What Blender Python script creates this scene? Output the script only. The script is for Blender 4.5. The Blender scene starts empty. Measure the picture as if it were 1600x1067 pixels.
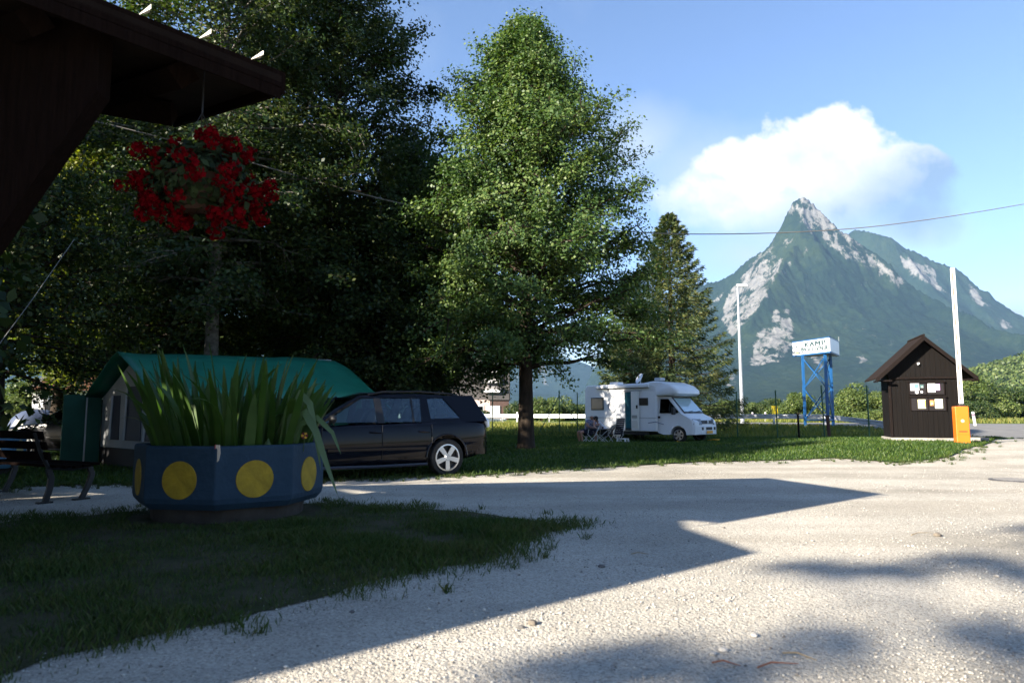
import bpy, bmesh, math, random
import numpy as np
from mathutils import Vector, Matrix
from mathutils.geometry import delaunay_2d_cdt

R = math.radians
scene = bpy.context.scene
col = scene.collection
random.seed(7)

# ------------------------------------------------------------------ camera
CAM_H, PITCH, FPX = 1.10, R(5.84), 1090.0
cam = bpy.data.cameras.new('camera')
cam.lens, cam.sensor_width = 36.0 * FPX / 1600.0, 36.0
cam.clip_start, cam.clip_end = 0.05, 30000.0
cam.dof.use_dof, cam.dof.focus_distance, cam.dof.aperture_fstop = True, 24.0, 2.8
cam_ob = bpy.data.objects.new('camera', cam)
col.objects.link(cam_ob)
cam_ob.location = (0, 0, CAM_H)
cam_ob.rotation_euler = (math.pi / 2 + PITCH, 0, 0)
scene.camera = cam_ob

# ------------------------------------------------------------------ light
SUN_EL, SUN_AZ = R(23.1), R(36.0)          # elevation; light travels along (cos az, sin az)
SKY_STRENGTH, SUN_STRENGTH, EXPOSURE = 0.050, 5.0, 2.25
world = bpy.data.worlds.new('World')
scene.world = world
world.use_nodes = True
sd = bpy.data.lights.new('sun', 'SUN')
sd.energy, sd.angle, sd.color = SUN_STRENGTH, R(0.5), (1.0, 0.90, 0.76)
sun = bpy.data.objects.new('sun', sd)
col.objects.link(sun)
sun.rotation_euler = Vector((math.cos(SUN_AZ) * math.cos(SUN_EL), math.sin(SUN_AZ) * math.cos(SUN_EL),
                             -math.sin(SUN_EL))).to_track_quat('-Z', 'Y').to_euler()
scene.view_settings.view_transform = 'Standard'
scene.view_settings.look = 'None'
scene.view_settings.gamma = 1.0
scene.view_settings.use_curve_mapping = False
scene.view_settings.exposure = EXPOSURE
scene.render.engine = 'CYCLES'
cy = scene.cycles
cy.use_denoising = True
cy.max_bounces, cy.diffuse_bounces, cy.glossy_bounces = 8, 3, 3
cy.transmission_bounces, cy.transparent_max_bounces, cy.volume_bounces = 4, 12, 0
cy.sample_clamp_indirect = 6.0


def ray(px, py):
    u, v = (px - 800.0) / FPX, (533.5 - py) / FPX
    return Vector((u, math.cos(PITCH) - v * math.sin(PITCH), math.sin(PITCH) + v * math.cos(PITCH)))


def at(px, py, Y):
    r = ray(px, py)
    return Vector((0, 0, CAM_H)) + r * (Y / r.y)


def S(t):
    t = np.clip(t, 0, 1)
    return t * t * (3 - 2 * t)


def T(x, y):
    """height of the ground"""
    x = np.asarray(x, float); y = np.asarray(y, float)
    z = .24 * S((y - 36) / 6)
    z = z + .24 * S((x - 5) / 6) * S((y - 13) / 5) * (1 - S((y - 23) / 6))
    z = z - .30 * np.exp(-((x - 5.5) / 6.5) ** 2 - ((y - 32) / 4.5) ** 2)
    return z


def gnd(px, py):
    r = ray(px, py)
    z = 0.0
    for _ in range(12):
        t = (z - CAM_H) / r.z
        z = float(T(r.x * t, r.y * t))
    return (r.x * t, r.y * t)


# sky with clouds: everything lives in the world shader
def sky_world():
    nt = world.node_tree
    N = nt.nodes.new; L = nt.links.new
    bg = nt.nodes['Background']
    bg.inputs[1].default_value = SKY_STRENGTH
    sk = N('ShaderNodeTexSky'); sk.sky_type = 'NISHITA'; sk.sun_disc = False
    sk.sun_elevation = SUN_EL
    sk.sun_rotation = R(90) - (SUN_AZ + math.pi)
    sk.air_density, sk.dust_density, sk.ozone_density = 1.0, 0.25, 3.0
    tc = N('ShaderNodeTexCoord')
    sp = N('ShaderNodeSeparateXYZ'); L(tc.outputs['Generated'], sp.inputs[0])

    def m(op, a, b=None, c=None, clamp=False):
        n = N('ShaderNodeMath'); n.operation = op; n.use_clamp = clamp
        for i, v in enumerate((a, b, c)):
            if v is None: continue
            if isinstance(v, (int, float)): n.inputs[i].default_value = v
            else: L(v, n.inputs[i])
        return n.outputs[0]
    x, y, z = sp.outputs
    yy = m('MAXIMUM', y, .05)
    U, V = m('DIVIDE', x, yy), m('DIVIDE', z, yy)
    cv = N('ShaderNodeCombineXYZ'); L(U, cv.inputs[0]); L(V, cv.inputs[1])
    n1 = N('ShaderNodeTexNoise'); L(cv.outputs[0], n1.inputs['Vector'])
    n1.inputs['Scale'].default_value = 15; n1.inputs['Detail'].default_value = 9; n1.inputs['Roughness'].default_value = .58
    n2 = N('ShaderNodeTexNoise'); L(cv.outputs[0], n2.inputs['Vector'])
    n2.inputs['Scale'].default_value = 4.5; n2.inputs['Detail'].default_value = 5; n2.inputs['Roughness'].default_value = .55
    front = m('GREATER_THAN', y, .1)

    def blob(px, py, rx, ry):
        r = ray(px, py)
        a = m('MULTIPLY', m('SUBTRACT', U, r.x / r.y), FPX / rx)
        b = m('MULTIPLY', m('SUBTRACT', V, r.z / r.y), FPX / ry)
        return m('SUBTRACT', 1.0, m('SQRT', m('ADD', m('MULTIPLY', a, a), m('MULTIPLY', b, b))))
    # the billowing cumulus over the peak
    d = None
    for b in ((1300, 250, 128, 92), (1195, 268, 112, 66), (1400, 272, 98, 58), (1335, 305, 150, 72), (1150, 312, 130, 56), (1450, 262, 44, 40), (1430, 330, 90, 60)):
        k = blob(*b)
        d = k if d is None else m('SMOOTH_MAX', d, k, .12)
    nz = m('MULTIPLY', m('SUBTRACT', n1.outputs[0], .5), 1.25)
    dn = m('ADD', d, nz)
    r1 = ray(1300, 320)
    gain = m('MULTIPLY_ADD', m('MULTIPLY', m('SUBTRACT', V, r1.z / r1.y), 11.0, clamp=True), 4.0, 1.3)
    hard = m('MULTIPLY', m('MULTIPLY', dn, gain, clamp=True), front, clamp=True)
    # fainter veils round it and to its west, and thin streaks all round the sky
    v = None
    for b in ((1090, 270, 170, 110), (1000, 225, 130, 90), (1170, 400, 120, 60), (1430, 360, 120, 55), (1230, 330, 260, 150), (1585, 490, 70, 25)):
        k = blob(*b)
        v = k if v is None else m('SMOOTH_MAX', v, k, .1)
    veil = m('MULTIPLY', m('ADD', v, m('MULTIPLY', m('SUBTRACT', n2.outputs[0], .5), 1.3)), 1.0, clamp=True)
    veil = m('MULTIPLY', m('MULTIPLY', veil, .95), front, clamp=True)
    n3 = N('ShaderNodeTexNoise'); L(tc.outputs['Generated'], n3.inputs['Vector'])
    n3.inputs['Scale'].default_value = 3.2; n3.inputs['Detail'].default_value = 6
    thin = m('MULTIPLY', m('SUBTRACT', n3.outputs[0], .56), 1.2, clamp=True)
    veil = m('MAXIMUM', veil, thin)
    # shade on the cumulus, painted in as grey blue towards its lower right
    r0 = ray(1360, 300)
    sh = m('ADD', m('MULTIPLY', m('SUBTRACT', r0.z / r0.y, V), 9.0), m('MULTIPLY', m('SUBTRACT', U, ray(1290, 300).x / ray(1290, 300).y), 5.5))
    sh = m('ADD', sh, m('MULTIPLY', m('SUBTRACT', n1.outputs[0], .5), 2.2))
    sh = m('ADD', m('MULTIPLY', m('ADD', sh, .18), 1.0, clamp=True), m('MULTIPLY', m('SUBTRACT', .56, n1.outputs[0], None), 1.3, clamp=True), clamp=True)
    cc = N('ShaderNodeMix'); cc.data_type = 'RGBA'; L(sh, cc.inputs['Factor'])
    cc.inputs['A'].default_value = (5.3, 5.2, 5.05, 1); cc.inputs['B'].default_value = (1.45, 2.05, 3.0, 1)
    tint = N('ShaderNodeMix'); tint.data_type = 'RGBA'; tint.blend_type = 'MULTIPLY'; tint.inputs['Factor'].default_value = 1
    L(sk.outputs[0], tint.inputs['A']); tint.inputs['B'].default_value = (.945, .895, .985, 1)
    a = N('ShaderNodeMix'); a.data_type = 'RGBA'; L(veil, a.inputs['Factor']); L(tint.outputs['Result'], a.inputs['A'])
    a.inputs['B'].default_value = (3.0, 3.4, 3.85, 1)
    b = N('ShaderNodeMix'); b.data_type = 'RGBA'; L(hard, b.inputs['Factor']); L(a.outputs['Result'], b.inputs['A']); L(cc.outputs['Result'], b.inputs['B'])
    L(b.outputs['Result'], bg.inputs[0])


sky_world()

# ------------------------------------------------------------------ materials
MATS = {}


def mat(name, c, rough=.6, var=0.0, scale=6.0, bump=0.0, metal=0.0, spec=.4, c2=None, bscale=None, stretch=None, coat=0.0):
    """base colour c, mottled towards c2 (or a darker c) by object space noise"""
    if name in MATS: return MATS[name]
    m = bpy.data.materials.new(name); m.use_nodes = True
    nt = m.node_tree; N = nt.nodes.new; L = nt.links.new
    p = nt.nodes['Principled BSDF']
    p.inputs['Roughness'].default_value = rough
    p.inputs['Metallic'].default_value = metal
    p.inputs['Specular IOR Level'].default_value = spec
    p.inputs['Coat Weight'].default_value = coat
    p.inputs['Coat Roughness'].default_value = .04
    p.inputs['Base Color'].default_value = (*c, 1)
    if var or bump or c2:
        tc = N('ShaderNodeTexCoord')
        vec = tc.outputs['Object']
        if stretch:
            mp = N('ShaderNodeMapping'); mp.inputs['Scale'].default_value = stretch
            L(vec, mp.inputs[0]); vec = mp.outputs[0]
        n = N('ShaderNodeTexNoise'); n.inputs['Scale'].default_value = scale
        n.inputs['Detail'].default_value = 7; n.inputs['Roughness'].default_value = .62
        L(vec, n.inputs['Vector'])
        if var or c2:
            r = N('ShaderNodeMapRange'); r.inputs[1].default_value = .32; r.inputs[2].default_value = .68
            L(n.outputs[0], r.inputs[0])
            mx = N('ShaderNodeMix'); mx.data_type = 'RGBA'; L(r.outputs[0], mx.inputs['Factor'])
            d = c2 or tuple(k * (1 - var) for k in c)
            mx.inputs['A'].default_value = (*d, 1); mx.inputs['B'].default_value = (*c, 1)
            L(mx.outputs['Result'], p.inputs['Base Color'])
        if bump:
            n2 = N('ShaderNodeTexNoise'); n2.inputs['Scale'].default_value = bscale or scale * 3
            n2.inputs['Detail'].default_value = 6; L(vec, n2.inputs['Vector'])
            b = N('ShaderNodeBump'); b.inputs['Strength'].default_value = bump; b.inputs['Distance'].default_value = .02
            L(n2.outputs[0], b.inputs['Height']); L(b.outputs[0], p.inputs['Normal'])
    MATS[name] = m
    return m


def leaf_mat(name, ca, cb, cc, transl=.35, rough=.5, patch=.6):
    """leaf: colour drawn per leaf from three greens, light passes through"""
    if name in MATS: return MATS[name]
    m = bpy.data.materials.new(name); m.use_nodes = True
    nt = m.node_tree; N = nt.nodes.new; L = nt.links.new
    p = nt.nodes['Principled BSDF']; out = nt.nodes['Material Output']
    g = N('ShaderNodeNewGeometry')
    tc = N('ShaderNodeTexCoord'); n = N('ShaderNodeTexNoise'); n.inputs['Scale'].default_value = patch
    L(tc.outputs['Object'], n.inputs['Vector'])
    a = N('ShaderNodeMath'); a.operation = 'MULTIPLY_ADD'; L(n.outputs[0], a.inputs[0]); a.inputs[1].default_value = 1.0
    b = N('ShaderNodeMath'); b.operation = 'MULTIPLY_ADD'; L(g.outputs['Random Per Island'], b.inputs[0])
    b.inputs[1].default_value = .7; b.inputs[2].default_value = -.35
    L(b.outputs[0], a.inputs[2])
    r = N('ShaderNodeValToRGB'); L(a.outputs[0], r.inputs[0])
    e = r.color_ramp.elements
    e[0].position, e[0].color = .2, (*ca, 1)
    e[1].position, e[1].color = .8, (*cc, 1)
    k = e.new(.5); k.color = (*cb, 1)
    L(r.outputs[0], p.inputs['Base Color'])
    p.inputs['Roughness'].default_value = rough
    p.inputs['Specular IOR Level'].default_value = .35
    t = N('ShaderNodeBsdfTranslucent')
    sat = N('ShaderNodeMix'); sat.data_type = 'RGBA'; sat.blend_type = 'MULTIPLY'; sat.inputs['Factor'].default_value = 1
    L(r.outputs[0], sat.inputs['A']); sat.inputs['B'].default_value = (1.15, 1.25, .50, 1)
    L(sat.outputs['Result'], t.inputs['Color'])
    mx = N('ShaderNodeMixShader'); mx.inputs[0].default_value = transl
    L(p.outputs[0], mx.inputs[1]); L(t.outputs[0], mx.inputs[2]); L(mx.outputs[0], out.inputs['Surface'])
    MATS[name] = m
    return m


def glass_mat(name, tint=(.30, .38, .38), thru=.55):
    if name in MATS: return MATS[name]
    m = bpy.data.materials.new(name); m.use_nodes = True
    nt = m.node_tree; N = nt.nodes.new; L = nt.links.new
    out = nt.nodes['Material Output']; nt.nodes.remove(nt.nodes['Principled BSDF'])
    t = N('ShaderNodeBsdfTransparent'); t.inputs[0].default_value = (*[k * thru for k in (1, 1, 1)], 1)
    t.inputs[0].default_value = (*tint, 1)
    g = N('ShaderNodeBsdfGlossy'); g.inputs['Roughness'].default_value = .03; g.inputs[0].default_value = (.9, .95, 1, 1)
    f = N('ShaderNodeFresnel'); f.inputs[0].default_value = 1.6
    a = N('ShaderNodeMath'); a.operation = 'MULTIPLY_ADD'; a.inputs[1].default_value = .9; a.inputs[2].default_value = .0; a.use_clamp = True
    L(f.outputs[0], a.inputs[0])
    mx = N('ShaderNodeMixShader'); L(a.outputs[0], mx.inputs[0]); L(t.outputs[0], mx.inputs[1]); L(g.outputs[0], mx.inputs[2])
    L(mx.outputs[0], out.inputs['Surface'])
    MATS[name] = m
    return m


def gravel_mat():
    m = bpy.data.materials.new('gravel'); m.use_nodes = True
    nt = m.node_tree; N = nt.nodes.new; L = nt.links.new
    p = nt.nodes['Principled BSDF']; p.inputs['Roughness'].default_value = .9; p.inputs['Specular IOR Level'].default_value = .15
    tc = N('ShaderNodeTexCoord')
    # warp so that the stones do not sit on a regular lattice
    v = N('ShaderNodeTexVoronoi'); v.inputs['Scale'].default_value = 105; L(tc.outputs['Object'], v.inputs['Vector'])
    v2 = N('ShaderNodeTexVoronoi'); v2.inputs['Scale'].default_value = 46; L(tc.outputs['Object'], v2.inputs['Vector'])
    ns = N('ShaderNodeTexNoise'); ns.inputs['Scale'].default_value = .55; ns.inputs['Detail'].default_value = 8; ns.inputs['Roughness'].default_value = .6
    L(tc.outputs['Object'], ns.inputs['Vector'])
    sx = N('ShaderNodeSeparateColor'); L(v.outputs['Color'], sx.inputs[0])
    r = N('ShaderNodeValToRGB'); L(sx.outputs[0], r.inputs[0])
    e = r.color_ramp.elements
    e[0].position, e[0].color = 0, (.20, .18, .15, 1)
    e[1].position, e[1].color = 1, (.52, .495, .44, 1)
    for pos, c in ((.10, (.31, .29, .255)), (.45, (.41, .39, .345)), (.8, (.455, .43, .38))):
        k = e.new(pos); k.color = (*c, 1)
    r2 = N('ShaderNodeValToRGB'); L(ns.outputs[0], r2.inputs[0])
    r2.color_ramp.elements[0].position, r2.color_ramp.elements[0].color = .33, (.78, .77, .74, 1)
    r2.color_ramp.elements[1].position, r2.color_ramp.elements[1].color = .62, (1.08, 1.06, 1.02, 1)
    mx = N('ShaderNodeMix'); mx.data_type = 'RGBA'; mx.blend_type = 'MULTIPLY'; mx.inputs['Factor'].default_value = 1
    L(r.outputs[0], mx.inputs['A']); L(r2.outputs[0], mx.inputs['B'])
    # wheel tracks: long streaks of finer, paler dust and coarser, darker crowns between them
    mp = N('ShaderNodeMapping'); mp.inputs['Rotation'].default_value = (0, 0, -.42); mp.inputs['Scale'].default_value = (.10, .75, 1)
    L(tc.outputs['Object'], mp.inputs[0])
    tr = N('ShaderNodeTexNoise'); tr.inputs['Scale'].default_value = 1.0; tr.inputs['Detail'].default_value = 4; L(mp.outputs[0], tr.inputs['Vector'])
    r3 = N('ShaderNodeValToRGB'); L(tr.outputs[0], r3.inputs[0])
    r3.color_ramp.elements[0].position, r3.color_ramp.elements[0].color = .40, (.84, .83, .81, 1)
    r3.color_ramp.elements[1].position, r3.color_ramp.elements[1].color = .58, (1.05, 1.05, 1.05, 1)
    mx3 = N('ShaderNodeMix'); mx3.data_type = 'RGBA'; mx3.blend_type = 'MULTIPLY'; mx3.inputs['Factor'].default_value = 1
    L(mx.outputs['Result'], mx3.inputs['A']); L(r3.outputs[0], mx3.inputs['B'])
    L(mx3.outputs['Result'], p.inputs['Base Color'])
    ad = N('ShaderNodeMath'); ad.operation = 'MULTIPLY_ADD'; ad.inputs[1].default_value = 1.6
    L(v2.outputs['Distance'], ad.inputs[0]); L(v.outputs['Distance'], ad.inputs[2])
    b = N('ShaderNodeBump'); b.invert = True; b.inputs['Strength'].default_value = .42; b.inputs['Distance'].default_value = .012
    L(ad.outputs[0], b.inputs['Height']); L(b.outputs[0], p.inputs['Normal'])
    return m


def pebble_mat():
    m = bpy.data.materials.new('pebble'); m.use_nodes = True
    nt = m.node_tree; N = nt.nodes.new; L = nt.links.new
    p = nt.nodes['Principled BSDF']; p.inputs['Roughness'].default_value = .85; p.inputs['Specular IOR Level'].default_value = .2
    g = N('ShaderNodeNewGeometry'); r = N('ShaderNodeValToRGB'); L(g.outputs['Random Per Island'], r.inputs[0])
    e = r.color_ramp.elements
    e[0].position, e[0].color = 0, (.10, .095, .09, 1)
    e[1].position, e[1].color = 1, (.58, .55, .48, 1)
    for pos, c in ((.07, (.20, .18, .16)), (.2, (.33, .315, .29)), (.75, (.44, .42, .38))):
        k = e.new(pos); k.color = (*c, 1)
    L(r.outputs[0], p.inputs['Base Color'])
    return m


def mountain_mat(name, fa, fb, fc, rock, nscale=.012):
    m = bpy.data.materials.new(name); m.use_nodes = True
    nt = m.node_tree; N = nt.nodes.new; L = nt.links.new
    p = nt.nodes['Principled BSDF']; p.inputs['Roughness'].default_value = .95; p.inputs['Specular IOR Level'].default_value = .05
    tc = N('ShaderNodeTexCoord')
    n = N('ShaderNodeTexNoise'); n.inputs['Scale'].default_value = .035; n.inputs['Detail'].default_value = 10; n.inputs['Roughness'].default_value = .7
    L(tc.outputs['Object'], n.inputs['Vector'])
    big = N('ShaderNodeTexNoise'); big.inputs['Scale'].default_value = .0035; big.inputs['Detail'].default_value = 6; L(tc.outputs['Object'], big.inputs['Vector'])
    s = N('ShaderNodeMath'); s.operation = 'MULTIPLY_ADD'; s.inputs[1].default_value = .55; L(n.outputs[0], s.inputs[0])
    h = N('ShaderNodeMath'); h.operation = 'MULTIPLY'; h.inputs[1].default_value = .5; L(big.outputs[0], h.inputs[0]); L(h.outputs[0], s.inputs[2])
    r = N('ShaderNodeValToRGB'); L(s.outputs[0], r.inputs[0])
    e = r.color_ramp.elements
    e[0].position, e[0].color = .36, (*fa, 1)
    e[1].position, e[1].color = .68, (*fc, 1)
    k = e.new(.52); k.color = (*fb, 1)
    at_ = N('ShaderNodeAttribute'); at_.attribute_name = 'rock'
    n2 = N('ShaderNodeTexNoise'); n2.inputs['Scale'].default_value = nscale; n2.inputs['Detail'].default_value = 12; n2.inputs['Roughness'].default_value = .75
    mp = N('ShaderNodeMapping'); mp.inputs['Scale'].default_value = (1.6, 1, .8); L(tc.outputs['Object'], mp.inputs[0]); L(mp.outputs[0], n2.inputs['Vector'])
    a = N('ShaderNodeMath'); a.operation = 'MULTIPLY_ADD'; a.inputs[1].default_value = 5.0; a.inputs[2].default_value = -3.15; L(n2.outputs[0], a.inputs[0])
    b = N('ShaderNodeMath'); b.operation = 'ADD'; L(a.outputs[0], b.inputs[0]); L(at_.outputs['Fac'], b.inputs[1])
    c = N('ShaderNodeMath'); c.operation = 'MULTIPLY'; c.inputs[1].default_value = 4; c.use_clamp = True; L(b.outputs[0], c.inputs[0])
    rr = N('ShaderNodeValToRGB'); L(n.outputs[0], rr.inputs[0])
    rr.color_ramp.elements[0].position, rr.color_ramp.elements[0].color = .35, (*[q * .55 for q in rock], 1)
    rr.color_ramp.elements[1].position, rr.color_ramp.elements[1].color = .62, (*rock, 1)
    mx = N('ShaderNodeMix'); mx.data_type = 'RGBA'; L(c.outputs[0], mx.inputs['Factor']); L(r.outputs[0], mx.inputs['A']); L(rr.outputs[0], mx.inputs['B'])
    L(mx.outputs['Result'], p.inputs['Base Color'])
    bp = N('ShaderNodeBump'); bp.inputs['Strength'].default_value = .8; bp.inputs['Distance'].default_value = 14
    L(n.outputs[0], bp.inputs['Height']); L(bp.outputs[0], p.inputs['Normal'])
    return m


GRAVEL, PEBBLE = gravel_mat(), pebble_mat()
LAWN = mat('lawn_soil', (.040, .070, .014), .9, scale=1.3, bump=.8, bscale=40, spec=.1, c2=(.026, .050, .010))
FIELD = mat('field', (.12, .15, .035), .95, scale=.12, bump=.5, bscale=8, spec=.05, c2=(.075, .12, .025))
SOIL = mat('verge_soil', (.030, .042, .014), .95, scale=3, bump=1, bscale=60, spec=.1, c2=(.085, .072, .050))
ASPHALT = mat('asphalt', (.20, .195, .185), .85, .3, 1.2, .3, spec=.2, bscale=60)
BARK = mat('bark', (.055, .042, .032), .95, .6, 9, 1.0, spec=.1, stretch=(1, 1, .25), bscale=14)
LICHEN = mat('lichen_bark', (.20, .19, .165), .95, scale=7, bump=1.0, spec=.1, c2=(.05, .042, .035), bscale=16)
DWOOD = mat('dark_wood', (.009, .005, .004), .95, .5, 5, .5, spec=.04, stretch=(8, 8, .6), bscale=6)
HWOOD = mat('hut_wood', (.0062, .0048, .0042), .75, scale=2.2, bump=.45, spec=.12, stretch=(7, 7, .5), c2=(.0035, .0028, .0026), bscale=5)
HTRIM = mat('hut_trim', (.009, .0055, .0045), .75, .4, 4, .3, spec=.12, stretch=(6, 6, 1))
ROOFT = mat('roof_sheet', (.020, .013, .010), .9, .4, 3, .3, spec=.1)
WHITE = mat('white_paint', (.78, .78, .77), .4, .06, 3, spec=.5)
GREYW = mat('house_grey', (.26, .25, .245), .8, .2, 1.5, .1)
BLACK = mat('black_plastic', (.012, .012, .013), .5, spec=.4)
RUBBER = mat('rubber', (.016, .016, .016), .8, .3, 20, .2)
ALLOY = mat('alloy', (.55, .56, .57), .28, metal=.85)
STEEL = mat('galvanised', (.50, .52, .54), .45, .25, 5, metal=.6)
NAVY = mat('navy_paint', (.002, .0025, .006), .07, spec=.27)
CONC = mat('concrete', (.32, .30, .27), .9, .35, 4, .5, bscale=30)
GLASS, GLASSD = glass_mat('car_glass', (.74, .82, .82)), glass_mat('dark_glass', (.10, .12, .13))
GREEN_PVC = mat('green_tarp', (.010, .165, .105), .38, .3, 1.8, .5, spec=.5, bscale=3)
TOWER_BLUE = mat('tower_blue', (.012, .088, .25), .4, .25, 3)
POST_GREEN = mat('post_green', (.012, .07, .03), .5)
SKIN_M = mat('skin', (.42, .22, .15), .55, .15, 6)
L_MAIN = leaf_mat('linden_leaf', (.034, .072, .020), (.066, .122, .032), (.13, .18, .050))
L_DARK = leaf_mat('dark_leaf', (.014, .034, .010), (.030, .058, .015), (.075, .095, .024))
L_LIGHT = leaf_mat('maple_leaf', (.065, .10, .012), (.12, .155, .016), (.19, .20, .024), .5)
L_BUSH = leaf_mat('bush_leaf', (.045, .075, .018), (.085, .125, .030), (.13, .16, .045), patch=.35)
L_NEEDLE = leaf_mat('needle', (.022, .045, .015), (.048, .078, .022), (.12, .125, .034), .2, .6, .8)
L_GRASS = leaf_mat('grass_blade', (.024, .056, .008), (.042, .088, .012), (.080, .118, .020), .4, .55, .8)
L_VERGE = leaf_mat('verge_blade', (.030, .060, .010), (.050, .088, .014), (.085, .09, .03), .35, .6, 1.2)
L_IRIS = leaf_mat('iris_leaf', (.030, .070, .014), (.050, .105, .020), (.10, .145, .035), .35, .4, 2.0)


# ------------------------------------------------------------------ mesh helpers
def tag(o, label=None, cat=None, group=None, kind=None):
    if label: o['label'] = label
    if cat: o['category'] = cat
    if group: o['group'] = group
    if kind: o['kind'] = kind
    return o


def thing(name, loc, rz=0.0, label=None, cat=None, group=None):
    o = bpy.data.objects.new(name, None)
    o.empty_display_size = .2
    col.objects.link(o)
    o.location = loc; o.rotation_euler = (0, 0, rz)
    return tag(o, label, cat, group)


def link(name, me, m, parent=None, loc=None, rot=None):
    o = bpy.data.objects.new(name, me)
    if m is not None and len(me.materials) == 0: me.materials.append(m)
    col.objects.link(o)
    if parent: o.parent = parent
    if loc is not None: o.location = loc
    if rot is not None: o.rotation_euler = rot
    return o


def copy_tree(o, parent=None):
    c = o.copy(); col.objects.link(c)
    if parent: c.parent = parent
    for ch in list(o.children): copy_tree(ch, c)
    return c


class MB:
    def __init__(s): s.v, s.f = [], []

    def add(s, vs, fs):
        k = len(s.v)
        s.v += [tuple(p) for p in vs]; s.f += [tuple(i + k for i in f) for f in fs]
        return s

    def box(s, c, d, rz=0, ry=0, rx=0):
        M = Matrix.Translation(c) @ Matrix.Rotation(rz, 4, 'Z') @ Matrix.Rotation(ry, 4, 'Y') @ Matrix.Rotation(rx, 4, 'X')
        vs = [M @ Vector((x * d[0] / 2, y * d[1] / 2, z * d[2] / 2)) for x in (-1, 1) for y in (-1, 1) for z in (-1, 1)]
        return s.add(vs, [(0, 1, 3, 2), (4, 6, 7, 5), (0, 4, 5, 1), (2, 3, 7, 6), (0, 2, 6, 4), (1, 5, 7, 3)])

    def prism(s, poly, axis, a, b, top=None):
        """poly in the two other axes (order xy / xz / yz), extruded along axis from a to b; top: other outline at b"""
        def P(q, t):
            return {'x': (t, q[0], q[1]), 'y': (q[0], t, q[1]), 'z': (q[0], q[1], t)}[axis]
        n = len(poly); top = top or poly
        vs = [P(q, a) for q in poly] + [P(q, b) for q in top]
        fs = [tuple(range(n))[::-1], tuple(range(n, 2 * n))] + [(i, (i + 1) % n, n + (i + 1) % n, n + i) for i in range(n)]
        return s.add(vs, fs)

    def tube(s, pts, rad, n=8, caps=True):
        pts = [Vector(p) for p in pts]
        if not hasattr(rad, '__len__'): rad = [rad] * len(pts)
        ring = []
        prev = None
        for i, p in enumerate(pts):
            d = (pts[min(i + 1, len(pts) - 1)] - pts[max(i - 1, 0)]).normalized()
            if prev is None:
                a = d.cross(Vector((0, 0, 1)) if abs(d.z) < .9 else Vector((1, 0, 0))).normalized()
            else:
                a = (prev - d * prev.dot(d)).normalized()
            prev = a; b = d.cross(a)
            ring.append([p + (a * math.cos(2 * math.pi * k / n) + b * math.sin(2 * math.pi * k / n)) * rad[i] for k in range(n)])
        vs = [q for r_ in ring for q in r_]
        fs = [(i * n + k, i * n + (k + 1) % n, (i + 1) * n + (k + 1) % n, (i + 1) * n + k) for i in range(len(pts) - 1) for k in range(n)]
        if caps:
            fs += [tuple(range(n))[::-1], tuple((len(pts) - 1) * n + k for k in range(n))]
        return s.add(vs, fs)

    def lathe(s, prof, n=24, c=(0, 0, 0), axis='z', close=False):
        vs, m = [], len(prof)
        for r_, h in prof:
            for k in range(n):
                a = 2 * math.pi * k / n
                q = (r_ * math.cos(a), r_ * math.sin(a), h)
                if axis == 'y': q = (q[0], q[2], q[1])
                if axis == 'x': q = (q[2], q[0], q[1])
                vs.append((q[0] + c[0], q[1] + c[1], q[2] + c[2]))
        fs = [(i * n + k, i * n + (k + 1) % n, (i + 1) * n + (k + 1) % n, (i + 1) * n + k) for i in range(m - 1) for k in range(n)]
        if close:
            fs += [((m - 1) * n + k, (m - 1) * n + (k + 1) % n, (k + 1) % n, k) for k in range(n)]
        else:
            fs += [tuple(range(n))[::-1], tuple((m - 1) * n + k for k in range(n))]
        return s.add(vs, fs)

    def loft(s, rings, caps=True, closed=True):
        n = len(rings[0]); m = len(rings)
        vs = [p for r_ in rings for p in r_]
        e = n if closed else n - 1
        fs = [(i * n + k, i * n + (k + 1) % n, (i + 1) * n + (k + 1) % n, (i + 1) * n + k) for i in range(m - 1) for k in range(e)]
        if caps: fs += [tuple(range(n))[::-1], tuple((m - 1) * n + k for k in range(n))]
        return s.add(vs, fs)

    def ball(s, c, r, n=12, sc=(1, 1, 1)):
        rings = []
        for i in range(1, n // 2):
            a = math.pi * i / (n // 2)
            rings.append([(c[0] + r * sc[0] * math.sin(a) * math.cos(2 * math.pi * k / n), c[1] + r * sc[1] * math.sin(a) * math.sin(2 * math.pi * k / n),
                           c[2] + r * sc[2] * math.cos(a)) for k in range(n)])
        return s.loft(rings)

    def mesh(s, name, smooth=False):
        me = bpy.data.meshes.new(name)
        me.from_pydata(s.v, [], s.f)
        bm = bmesh.new(); bm.from_mesh(me); bmesh.ops.recalc_face_normals(bm, faces=bm.faces); bm.to_mesh(me); bm.free()
        if smooth:
            me.polygons.foreach_set('use_smooth', [True] * len(me.polygons))
        return me

    def build(s, name, m, parent=None, smooth=False, bevel=0.0, seg=2, angle=35, loc=None, rot=None):
        o = link(name, s.mesh(name, smooth), m, parent, loc, rot)
        if bevel:
            b = o.modifiers.new('bevel', 'BEVEL'); b.width = bevel; b.segments = seg; b.limit_method = 'ANGLE'; b.angle_limit = R(30)
        if smooth:
            o.data.set_sharp_from_angle(angle=R(angle))
        return o


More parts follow.
